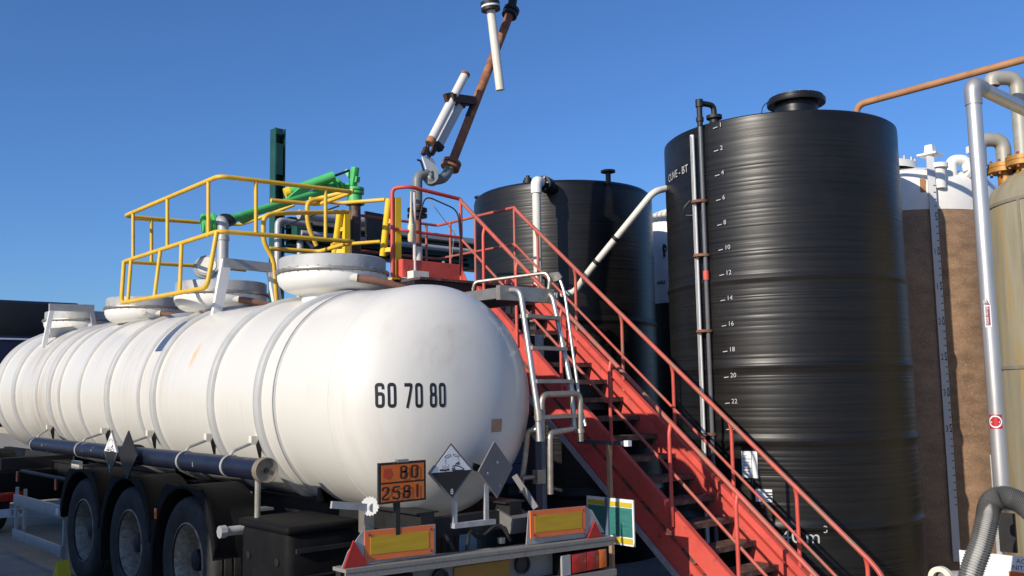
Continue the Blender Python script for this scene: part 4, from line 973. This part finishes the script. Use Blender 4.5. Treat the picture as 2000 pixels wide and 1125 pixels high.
# hanging guard below the mid rail
g0, g1 = ya(237, 592, X=AXc-.10), ya(404, 562, X=AXc-.10)
seg('guard_frame', [Vector((B2.x, B_.y-.03, zm_)), g0, g1, Vector((A2.x, A_.y+.03, zm_))], cr, .09)
for t in (.36, .70):
    a = Vector((B2.x, B_.y, zm_)).lerp(Vector((A2.x, A_.y, zm_)), t-.28+.02); c_ = g0.lerp(g1, t-.27); seg('guard_bar', [a, c_], .021)
a = Vector((B2.x, B_.y, zm_)).lerp(Vector((A2.x, A_.y, zm_)), .66); seg('guard_bar', [a, g0.lerp(g1, .72)], .021)
def post(px, y0, y1, **k): seg('post', [ya(px, y0, **k), ya(px, y1, **k)], .020)
for px, a0_, a1_ in ((260, 416, 503), (327, 388, 485), (407, 355, 462)): post(px, a0_, a1_, X=AXc)
for px, a0_, a1_ in ((500, 350, 455), (636, 367, 465)): post(px, a0_, a1_, Y=A_.y)
for px, a0_, a1_ in ((296, 430, 513),): post(px, a0_, a1_, Y=B_.y)
seg('far_rail', [ya(262, 427, Y=B_.y), ya(383, 434, Y=B_.y), ya(470, 439, Y=B_.y), ya(512, 424, Y=5.9), ya(575, 400, Y=5.6)], .021)
seg('far_rail', [ya(262, 513, Y=B_.y), ya(400, 520, Y=B_.y), ya(480, 528, Y=B_.y)], .021)
# entry hoops beside the gangway
H1 = 4.25; H2 = 4.0
seg('entry_hoop', [ya(541, 600, Y=H2), ya(534, 505, Y=H2), ya(515, 475, Y=H2), ya(514, 420, Y=H2), ya(552, 416, Y=H2), ya(680, 414, Y=H1)], .026, .12)
seg('entry_hoop', [ya(618, 480, Y=H1), ya(600, 438, Y=H1), ya(600, 395, Y=H1), ya(620, 388, Y=H1), ya(690, 372, Y=A_.y+.35)], .026, .12)
seg('entry_rail', [ya(605, 388, Y=4.4), ya(660, 397, Y=4.4), ya(752, 390, Y=3.85)], .024)
seg('entry_rail', [ya(648, 480, Y=4.2), ya(690, 473, Y=4.2)], .03); seg('entry_rail', [ya(660, 478, Y=4.2), ya(742, 472, Y=3.85)], .022)
for px0, X_, hw in ((776, PL+.02, 0), (676, PL+.02, 1)):
    gpst = thing('gangway_post', 'yellow steel hinge post of the gangway '+('next to the red railing' if px0 > 700 else 'behind the cage, further from the stairs'), 'post', tuple(Vector((X_, at(px0, 552, X=X_).y, DECK))), 'yellow gangway hinge posts')
    if px0 > 700: yb0, yt0 = 552, 386
    else: yb0, yt0 = 545, 412
    bq, tq = at(px0, yb0, X=X_), at(px0, yt0, X=X_); bq.z = max(bq.z, DECK-.02)
    MB().box(((bq.x+tq.x)/2, bq.y, (DECK+tq.z)/2), (.08, .06, tq.z-DECK)).box((bq.x, bq.y, DECK+.01), (.2, .16, .02)).build('channel', YEL2, gpst)
    s0, s1 = (at(748, 500, X=X_-.08), at(760, 388, X=X_-.08)) if px0 > 700 else (at(653, 500, X=X_-.08), at(664, 414, X=X_-.08))
    MB().cyl(s0, s1, .042, n=18).build('spring_tube', YEL2, gpst)
    for k_ in (.1, .6): 
        q = s0.lerp(s1, k_); MB().bar(q, Vector((bq.x, bq.y, q.z)), .05, .05).build('hinge_arm', YEL2, gpst)

# ================================================================== GREEN LOADING ARM
ga = thing('loading_crane', 'bright green loading arm swung down over the tanker manholes', 'loading arm', (1.95, 4.95, DECK))
px_ = at(693, 400, X=1.95); GY = px_.y
MB().tube([(1.95, GY, DECK-.2), (1.95, GY, px_.z+.02)], .075, 18).build('stand_pipe', mat('dark_stand', (.045, .035, .03), .6, var=.3, col2=(.24, .13, .09), c2=(.5, .6), c2scale=2.0), ga)
pz = px_.z
MB().cyl((1.95, GY, pz), (1.95, GY, pz+.20), .092, n=24).cyl((1.95, GY, pz+.0), (1.95, GY, pz+.035), .125, n=24).cyl((1.95, GY, pz+.14), (1.95, GY, pz+.17), .12, n=24).cyl((1.95, GY, pz+.19), (1.95, GY, pz+.22), .12, n=24).build('swivel', GRN, ga)
piv = at(692, 372, X=1.95); e1_ = at(655, 366, X=1.75); tip = at(425, 436, X=.05)
MB().tube([(1.95, GY, pz+.22), (1.95, GY, piv.z+.02), e1_+Vector((.06, .1, 0)), e1_], .08, 18, .16, 7).build('elbow', GRN, ga)
dd = (tip-e1_).normalized(); 
MB().cyl(e1_-dd*.04, e1_-dd*.0, .12, n=24).cyl(e1_+dd*.03, e1_+dd*.07, .12, n=24).cyl(e1_+dd*.0, e1_+dd*.2, .085, n=24).cyl(e1_+dd*.18, e1_+dd*.21, .11, n=24).build('swivel_joint', GRN, ga)
MB().cyl(e1_+dd*.15, tip, .05, .05, n=18).build('boom', GRN, ga)
kb = at(690, 335, X=1.9)
MB().bar(at(689, 364, X=1.9), at(694, 326, X=1.9), .10, .08, (1, 0, 0), .015).bar(at(688, 350, X=1.9), at(676, 333, X=1.85), .06, .05).bar(at(697, 356, X=1.9), at(699, 345, X=1.9), .04, .05, (1, 0, 0)).build('lever_head', GRN, ga)
c0, c1 = at(564, 376, X=1.1), at(652, 344, X=1.62)
cyl_ = MB().cyl(c0, c1, .064, n=22).build('balance_cylinder', GRN, ga)
d_ = (c1-c0).normalized(); MB().cyl(c0-d_*.05, c0+d_*.02, .07, n=22).build('end_cap', YEL2, cyl_)
MB().cyl(c1, at(682, 333, X=1.85), .016, n=10).build('piston_rod', DARK, cyl_)
for k_ in (.30, .36):
    q = e1_.lerp(tip, k_+.06); MB().bar(q, c0.lerp(c1, .42), .05, .10).build('saddle', GRN, ga)
jt = at(403, 441, X=0.0)
MB().cyl(tip+Vector((.02, .02, .0)), tip+Vector((-.16, .06, -.02)), .092, n=22).cyl(tip+Vector((-.03, .03, 0)), tip+Vector((-.06, .035, 0)), .12, n=22).cyl(tip+Vector((-.12, .05, -.01)), tip+Vector((-.15, .055, -.015)), .12, n=22).build('end_swivel', GRN, ga)
MB().tube([tip+Vector((.05, 0, .02)), tip+Vector((.10, -.03, .03)), tip+Vector((.12, -.04, -.02))], .092, 18, .05).build('black_collar', DARK, ga)
dp = at(436, 446, X=.06); MB().tube([tip+Vector((.0, .0, .03)), Vector((dp.x, dp.y, dp.z+.08)), Vector((dp.x, dp.y, 3.0))], .062, 18, .1, 7).build('drop_pipe', LGREY, ga)
MB().cyl((dp.x, dp.y, dp.z-.14), (dp.x, dp.y, dp.z-.10), .072, n=18).build('drop_pipe_band', LGREY, ga)
MB().bar(at(443, 421, X=.2), at(492, 415, X=.5), .02, .02).build('tie_rod', STEEL_D, ga)
MB().prism([at(467, 432, X=.4), at(492, 418, X=.45), at(500, 421, X=.5), at(470, 436, X=.45)], (.06, .05, 0)).build('gusset', GRN, ga)
MB().tube([at(540, 446, X=1.5), at(662, 402, X=1.9)], .012, 8).build('pull_rope', DARK, ga)

# ================================================================== RUSTY LOADING ARM, parked upright
rm_ = thing('loading_crane', 'rusty brown loading arm with white drop tube parked upright above the platform', 'loading arm', (2.07, 3.75, DECK))
RY = 3.75; ry = lambda px, py, Y=RY: at(px, py, Y=Y)
sx = ry(815, 420).x
MB().tube([(sx, RY, DECK-.1), (sx, RY, 4.2)], .05, 16).build('stand_pipe', RUST, rm_)
MB().cyl((sx, RY, 3.98), (sx, RY, 4.02), .12, n=20).cyl((sx, RY, 4.05), (sx, RY, 4.09), .12, n=20).build('stand_flange', DARK, rm_)
MB().cyl((sx, RY, 3.3), (sx, RY, 3.62), .058, n=16).build('lagging', CREAM, rm_)
gpth = [(sx, RY, 4.12), ry(815, 343), ry(838, 340), ry(842, 352, RY-.05), ry(866, 350, RY-.05), ry(880, 327)]
MB().tube(gpth, .062, 16, .12, 6).build('swivel_elbow', GREYP, rm_)
c = ry(842, 346, RY-.02); MB().cyl(c+Vector((-.05, -.05, 0)), c+Vector((.05, .05, 0)), .10, n=18).build('swivel_joint', GREYP, rm_)
f0, f1 = ry(880, 325), ry(998, 22); d_ = (f1-f0).normalized()
MB().cyl(f0-d_*.03, f0+d_*.015, .12, n=20).cyl(f0+d_*.03, f0+d_*.07, .12, n=20).build('flange', RUST, rm_)
MB().cyl(f0, f1, .058, n=18).build('boom', RUST, rm_)
MB().cyl(f1-d_*.08, f1-d_*.03, .105, n=18).cyl(f1-d_*.01, f1+d_*.04, .11, n=18).build('head_flange', DARK, rm_)
q = ry(957, 6, RY-.15)
MB().tube([f1, ry(1003, -8), ry(990, -22, RY-.05), ry(960, -20, RY-.12), q], .06, 16, .1, 6).build('head_elbow', DARK, rm_)
b_ = ry(977, 176, RY-.15); d2 = (b_-q).normalized()
MB().cyl(q-d2*.01, q+d2*.03, .125, n=24).cyl(q+d2*.06, q+d2*.10, .125, n=24).build('drop_flange', DARK, rm_)
MB().cyl(q+d2*.03, q+d2*.06, .118, n=24).build('drop_gasket', WHITE, rm_)
MB().cyl(q+d2*.08, b_, .057, n=20).build('drop_tube', mat('ivory_tube', (.68, .64, .54), .4, var=.06), rm_)
w0, w1 = ry(840, 278, RY-.12), ry(909, 145, RY-.12)
RW = mat('rusty_white', (.62, .60, .56), .5, var=.08, col2=(.30, .12, .05), c2=(.62, .72), c2scale=7)
wc = MB().cyl(w0, w1, .055, n=20).build('balance_cylinder', RW, rm_)
d3 = (w1-w0).normalized(); MB().cyl(w1-d3*.03, w1+d3*.012, .06, n=20).build('end_ring', RUST, wc)
MB().cyl(w0-d3*.02, w0+d3*.06, .057, n=20).build('rusty_end', RUSTO, wc)
s0, s1 = ry(858, 282, RY-.05), ry(897, 207, RY-.05)
MB().bar(s0, s1, .085, .08, (0, 1, 0)).build('second_cylinder', mat('dull_white', (.50, .49, .47), .5, .2, var=.1), rm_)
d4 = (s1-s0).normalized(); MB().bar(s1, s1+d4*.1, .12, .1, (0, 1, 0)).build('cylinder_clamp', DARK, rm_); MB().bar(s0-d4*.07, s0, .12, .09, (0, 1, 0)).build('cylinder_clamp', DARK, rm_)
MB().bar(ry(877, 192, RY-.12), ry(922, 198, RY-.02), .14, .10, (0, 0, 1)).bar(ry(875, 182, RY-.12), ry(880, 200, RY-.12), .13, .06, (0, 1, 0)).build('bracket', mat('dark_rust', (.05, .022, .015), .7, var=.3), rm_)
MB().bar(ry(913, 226, RY-.03), ry(922, 205, RY-.02), .03, .06, (0, 1, 0)).build('gusset', DARK, rm_)
MB().prism([ry(825, 306, RY-.08), ry(836, 306, RY-.08), ry(846, 310, RY-.08), ry(858, 336, RY-.08), ry(847, 338, RY-.08), ry(833, 330, RY-.08)], (0, .02, 0)).build('lever_plate', WHITE, rm_)
MB().tube([ry(838, 275, RY-.1), ry(837, 292, RY-.1), ry(840, 308, RY-.1)], .012, 7).tube([ry(833, 272, RY-.1), ry(833, 290, RY-.1), ry(836, 306, RY-.1)], .01, 7).build('spring_rods', DARK, rm_)
MB().bar(ry(827, 302, RY-.1), ry(833, 288, RY-.1), .05, .06, (0, 1, 0)).bar(ry(842, 302, RY-.06), ry(851, 288, RY-.06), .05, .06, (0, 1, 0)).build('knuckle', mat('dark_rust', (.05, .022, .015)), rm_)
MB().tube([ry(815, 312, RY-.12), ry(822, 314, RY-.12), ry(828, 334, RY-.12)], .012, 7, .03).build('cable', DARK, rm_)
MB().tube([ry(922, 200), ry(921, 226), ry(914, 243), ry(905, 246)], .006, 6, .08).build('hose_loop', DARK, rm_)
lmp = ry(803, 450, 3.6); MB().lathe([(.0, .0), (.028, .0), (.04, .02), (.04, .2), (.03, .21), (.012, .40), (.006, .62), (0, .62)], (lmp.x, lmp.y, lmp.z-.14), n=16).build('pendant_switch', mat('pale_yellow', (.62, .55, .34), .5), rm_)

# ================================================================== DARK GREEN PIPE RACK
rk = thing('pipe_rack', 'dark green steel pipe rack with a tall mast behind the yellow cage', 'pipe rack', (3.15, 9.3, 0))
mt = at(543, 253, Y=9.3); MX = mt.x
MB().box((MX-.085, 9.3, mt.z/2), (.02, .20, mt.z)).box((MX+.085, 9.3, mt.z/2), (.02, .20, mt.z)).box((MX, 9.37, mt.z/2), (.15, .02, mt.z)).build('mast', DGRN, rk)
for z, h in ((mt.z-.06, .10), (mt.z-.55, .55), (4.6, .5)): MB().box((MX-.02, 9.195, z), (.13, .012, h)).build('mast_plate', DGRN, rk)
for (y0_, y1_, hh_) in ((446, 476, .34), (487, 500, .2)):
    p0_, p1_ = at(560, y0_, Y=9.3), at(925, y0_+52, Y=9.3); zz = at(700, (y0_+y1_)/2, Y=9.3).z
    MB().box(((p0_.x+8.6)/2, 9.3, zz), (8.6-p0_.x, .2, .04)).box(((p0_.x+8.6)/2, 9.3, zz+hh_/2), (8.6-p0_.x, .22, .03)).box(((p0_.x+8.6)/2, 9.3, zz-hh_/2), (8.6-p0_.x, .22, .03)).box(((p0_.x+8.6)/2, 9.33, zz), (8.6-p0_.x, .03, hh_)).build('beam', DGRN, rk)
zz = at(700, 448, Y=9.1).z
b = MB().box((6.0, 9.05, zz+.03), (5.2, .012, .10)).box((6.0, 9.28, zz-.02), (5.2, .4, .012))
tr_ = b.build('cable_tray', GALV, rk)
MB().tube([(3.4, 9.0, zz-.2), (8.4, 9.0, zz-.2)], .05, 12).build('rack_pipe', LGREY, rk)
MB().tube([(3.3, 8.9, zz+.1), (5.0, 8.9, zz+.1)], .085, 14).build('rack_pipe', LGREY, rk)
q = at(925, 512, Y=9.2); MB().prism([q+Vector((-.2, 0, .12)), q+Vector((.25, 0, .12)), q+Vector((.25, 0, -.16)), q+Vector((-.08, 0, -.16))], (0, .3, 0)).build('bracket', DGRN, rk)
q = at(590, 448, Y=9.1); MB().box(q+Vector((0, 0, -.03)), (.3, .2, .3)).build('hanger_block', DGRN, rk)
q = at(735, 445, Y=8.6); MB().prism([q+Vector((-.22, 0, .28)), q+Vector((.22, 0, .26)), q+Vector((.1, 0, -.25)), q+Vector((-.2, 0, -.25))], (0, .05, 0)).build('dark_panel', DARK, rk)
p_ = at(586, 450, Y=9.2); MB().tube([(p_.x, 9.2, 0), (p_.x, 9.2, p_.z)], .06, 14).build('leg', LGREY, rk)
a, c_ = at(590, 462, Y=9.2), at(610, 485, Y=9.2); MB().bar(a, c_, .06, .06).build('brace', LGREY, rk)
gpp = at(543, 430, X=1.5); gv = thing('grey_pipe', 'light grey upright pipe between the cage and the nearest manhole', 'pipe', (gpp.x, gpp.y, DECK-.6))
MB().tube([(gpp.x, gpp.y, 2.5), (gpp.x, gpp.y, gpp.z), (gpp.x+.5, gpp.y+.1, gpp.z+.0)], .045, 16, .08).build('pipe', LGREY, gv)
MB().cyl((gpp.x, gpp.y, 3.2), (gpp.x, gpp.y, 3.24), .052, n=16).build('pipe_band', LGREY, gv)

# ================================================================== SMALL THINGS ROUND THE STAIRS
ib = thing('information_board', 'teal and yellow notice board on a wooden stake beside the tanker rear', 'notice board', (1.7, .42, 0))
y0_, y1_ = at(1145, 968, X=1.7).y, at(1236, 978, X=1.7).y; zt2, zb2 = at(1235, 977, X=1.7).z, at(1235, 1068, X=1.7).z
bd = MB().box((1.71, (y0_+y1_)/2, (zt2+zb2)/2), (.012, y0_-y1_, zt2-zb2)).build('panel', PAPER, ib)
for a0_, a1_ in ((.03, .44), (.50, .97)):
    ya_, yb_ = y0_+(y1_-y0_)*a0_, y0_+(y1_-y0_)*a1_; h_ = zt2-zb2
    MB().box((1.702, (ya_+yb_)/2, zb2+h_*.5), (.006, ya_-yb_, h_*.62)).build('teal_poster', TEAL, bd)
    MB().box((1.702, (ya_+yb_)/2, zb2+h_*.88), (.006, ya_-yb_, h_*.10)).build('yellow_heading', YPRINT, bd)
    MB().box((1.702, (ya_+yb_)/2, zb2+h_*.10), (.006, ya_-yb_, h_*.12)).build('yellow_footer', YPRINT, bd)
yv = y0_+(y1_-y0_)*.47; MB().box((1.690, yv, (zt2+zb2)/2), (.02, .035, zt2-zb2)).build('hinge_strip', mat('slate_strip', (.10, .13, .2), .5), bd)
WOOD = mat('weathered_wood', (.30, .20, .12), .8, var=.25, scale=20, stretch=(1, 1, .1))
MB().box((1.735, at(1190, 900, X=1.735).y, .70), (.035, .035, 1.42)).build('stake', WOOD, ib)
q0, q1 = at(1130, 862, X=1.73), at(1226, 866, X=1.73); MB().bar(q0, q1, .03, .035).build('cross_bar', mat('slate_bar', (.05, .055, .07), .6), ib)
MB().box(q1, (.045, .05, .05)).build('bar_end', PAPER, ib)

cbx = thing('control_cabinet', 'dark red and blue cabinet standing under the platform behind the stairs', 'cabinet', (3.1, 3.9, PIT_Z))
cy = at(1010, 850, X=3.05); 
MB().box((3.0, 3.75, 1.62), (.9, .7, .72)).build('red_cabinet', mat('maroon_panel', (.20, .018, .03), .4, var=.1), cbx)
MB().box((3.0, 3.75, 1.0), (.92, .72, .46), bev=.02).build('blue_cabinet', mat('blue_cabinet', (.05, .075, .16), .45, var=.1), cbx)
for z in (1.75, 1.62, 1.55, 1.45): MB().box((2.95, 3.396, z), (.6, .006, .03)).build('label_line', PAPER, cbx)
for xx in (2.6, 3.4): MB().box((xx, 3.75, .08), (.06, .06, 1.36)).build('leg', DARK, cbx)
for z in (1.0,): MB().box((3.0, 3.386, z), (.9, .006, .012)).build('door_gap', BLACK, cbx)

# corrugated hose, acid sign and fittings bottom right
hs = thing('suction_hose', 'grey corrugated hose arching over at the foot of the steel pipe', 'hose', tuple(at(1930, 1050, X=3.9)))
hpts = [at(px, py, X=x) for px, py, x in ((1886, 1165, 3.75), (1898, 1115, 3.78), (1917, 1060, 3.85), (1928, 1015, 3.9), (1935, 985, 3.95), (1952, 972, 4.0), (1978, 975, 4.02), (2005, 990, 4.05), (2035, 1020, 4.1), (2050, 1080, 4.1))]
def catmull(P, k):
    out = []
    for i in range(len(P)-1):
        a, b, c, d = P[max(0, i-1)], P[i], P[i+1], P[min(len(P)-1, i+2)]
        for j in range(k):
            t = j/k; out.append(.5*((2*b)+(c-a)*t+(2*a-5*b+4*c-d)*t*t+(3*b-a-3*c+d)*t**3))
    return out+[P[-1]]
hc = catmull(hpts, 22); NN = len(hc)
MB().tube(hc, lambda t: .098 if int(round(t*(NN-1))) % 2 else .086, 20).build('corrugated_tube', mat('grey_hose', (.13, .13, .127), .5, var=.15, bump=.1), hs)
st_ = MB(); 
dv = (CAM-hc[60]).normalized()
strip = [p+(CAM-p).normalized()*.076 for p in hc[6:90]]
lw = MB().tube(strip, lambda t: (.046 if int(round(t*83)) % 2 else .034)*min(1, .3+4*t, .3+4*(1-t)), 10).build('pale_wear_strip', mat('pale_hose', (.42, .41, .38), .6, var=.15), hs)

sgn = thing('acid_sign', 'white sign reading ACIDE NITRIQUE with an orange plate at the lower right', 'sign', tuple(at(1990, 1110, X=5.0)))
X_ = 5.0; y0_, y1_ = at(1875, 1090, X=X_).y, at(1972, 1090, X=X_).y; zt2 = at(1972, 1085, X=X_).z
MB().box((X_, (y0_+y1_-.9)/2, zt2-.28), (.02, y0_-y1_+.9, .56)).build('panel', PAPER, sgn)
for s, py in (('ACIDE', 1100), ('NITRIQUE', 1112)):
    p = at(1985 if s == 'ACIDE' else 1977, py, X=X_-.012); put_text('lettering', s, .062, lambda u, v: Vector((X_-.0125, p.y-u, p.z+v)), BLACK, sgn)
p = at(1966, 1115, X=X_-.02); hpnl = MB().box((X_-.02, p.y-.22, p.z-.13), (.01, .40, .26)).build('orange_plate', ORANGE, sgn)
put_text('plate_number', '80', .15, lambda u, v: Vector((X_-.027, p.y-.10-u, p.z-.15+v)), BLACK, hpnl)
for px in (1952,): 
    q = at(px, 1060, X=X_+.03); MB().box((X_+.04, q.y, .3), (.05, .05, 1.8)).build('post', GALV, sgn)
MB().box((X_-.0, at(1968, 1040, X=X_).y, at(1968, 1040, X=X_).z), (.03, .15, .36)).build('back_plate', DARK, sgn)

vf = thing('pipe_fitting', 'yellow and cream pipe end at the foot of the brown tank', 'pipe fitting', tuple(at(1835, 1120, X=5.2)))
q = at(1838, 1130, X=5.2); d_ = Vector((.74, -.67, 0))
MB().lathe([(.07, -.03), (.12, -.03), (.12, .03), (.07, .03)], q, 'X', 28).build('ring', CREAM, vf)
MB().cyl(q-d_*.30+Vector((0, 0, -.02)), q-d_*.05+Vector((0, 0, -.02)), .022, n=14).build('yellow_handle', YEL2, vf)
MB().cyl(q, q+d_*.45, .075, n=16).build('spigot', GALV, vf)
MB().cyl(q+Vector((0, 0, -.1)), Vector((q.x, q.y, PIT_Z)), .05, n=12).build('stand', DARK, vf)
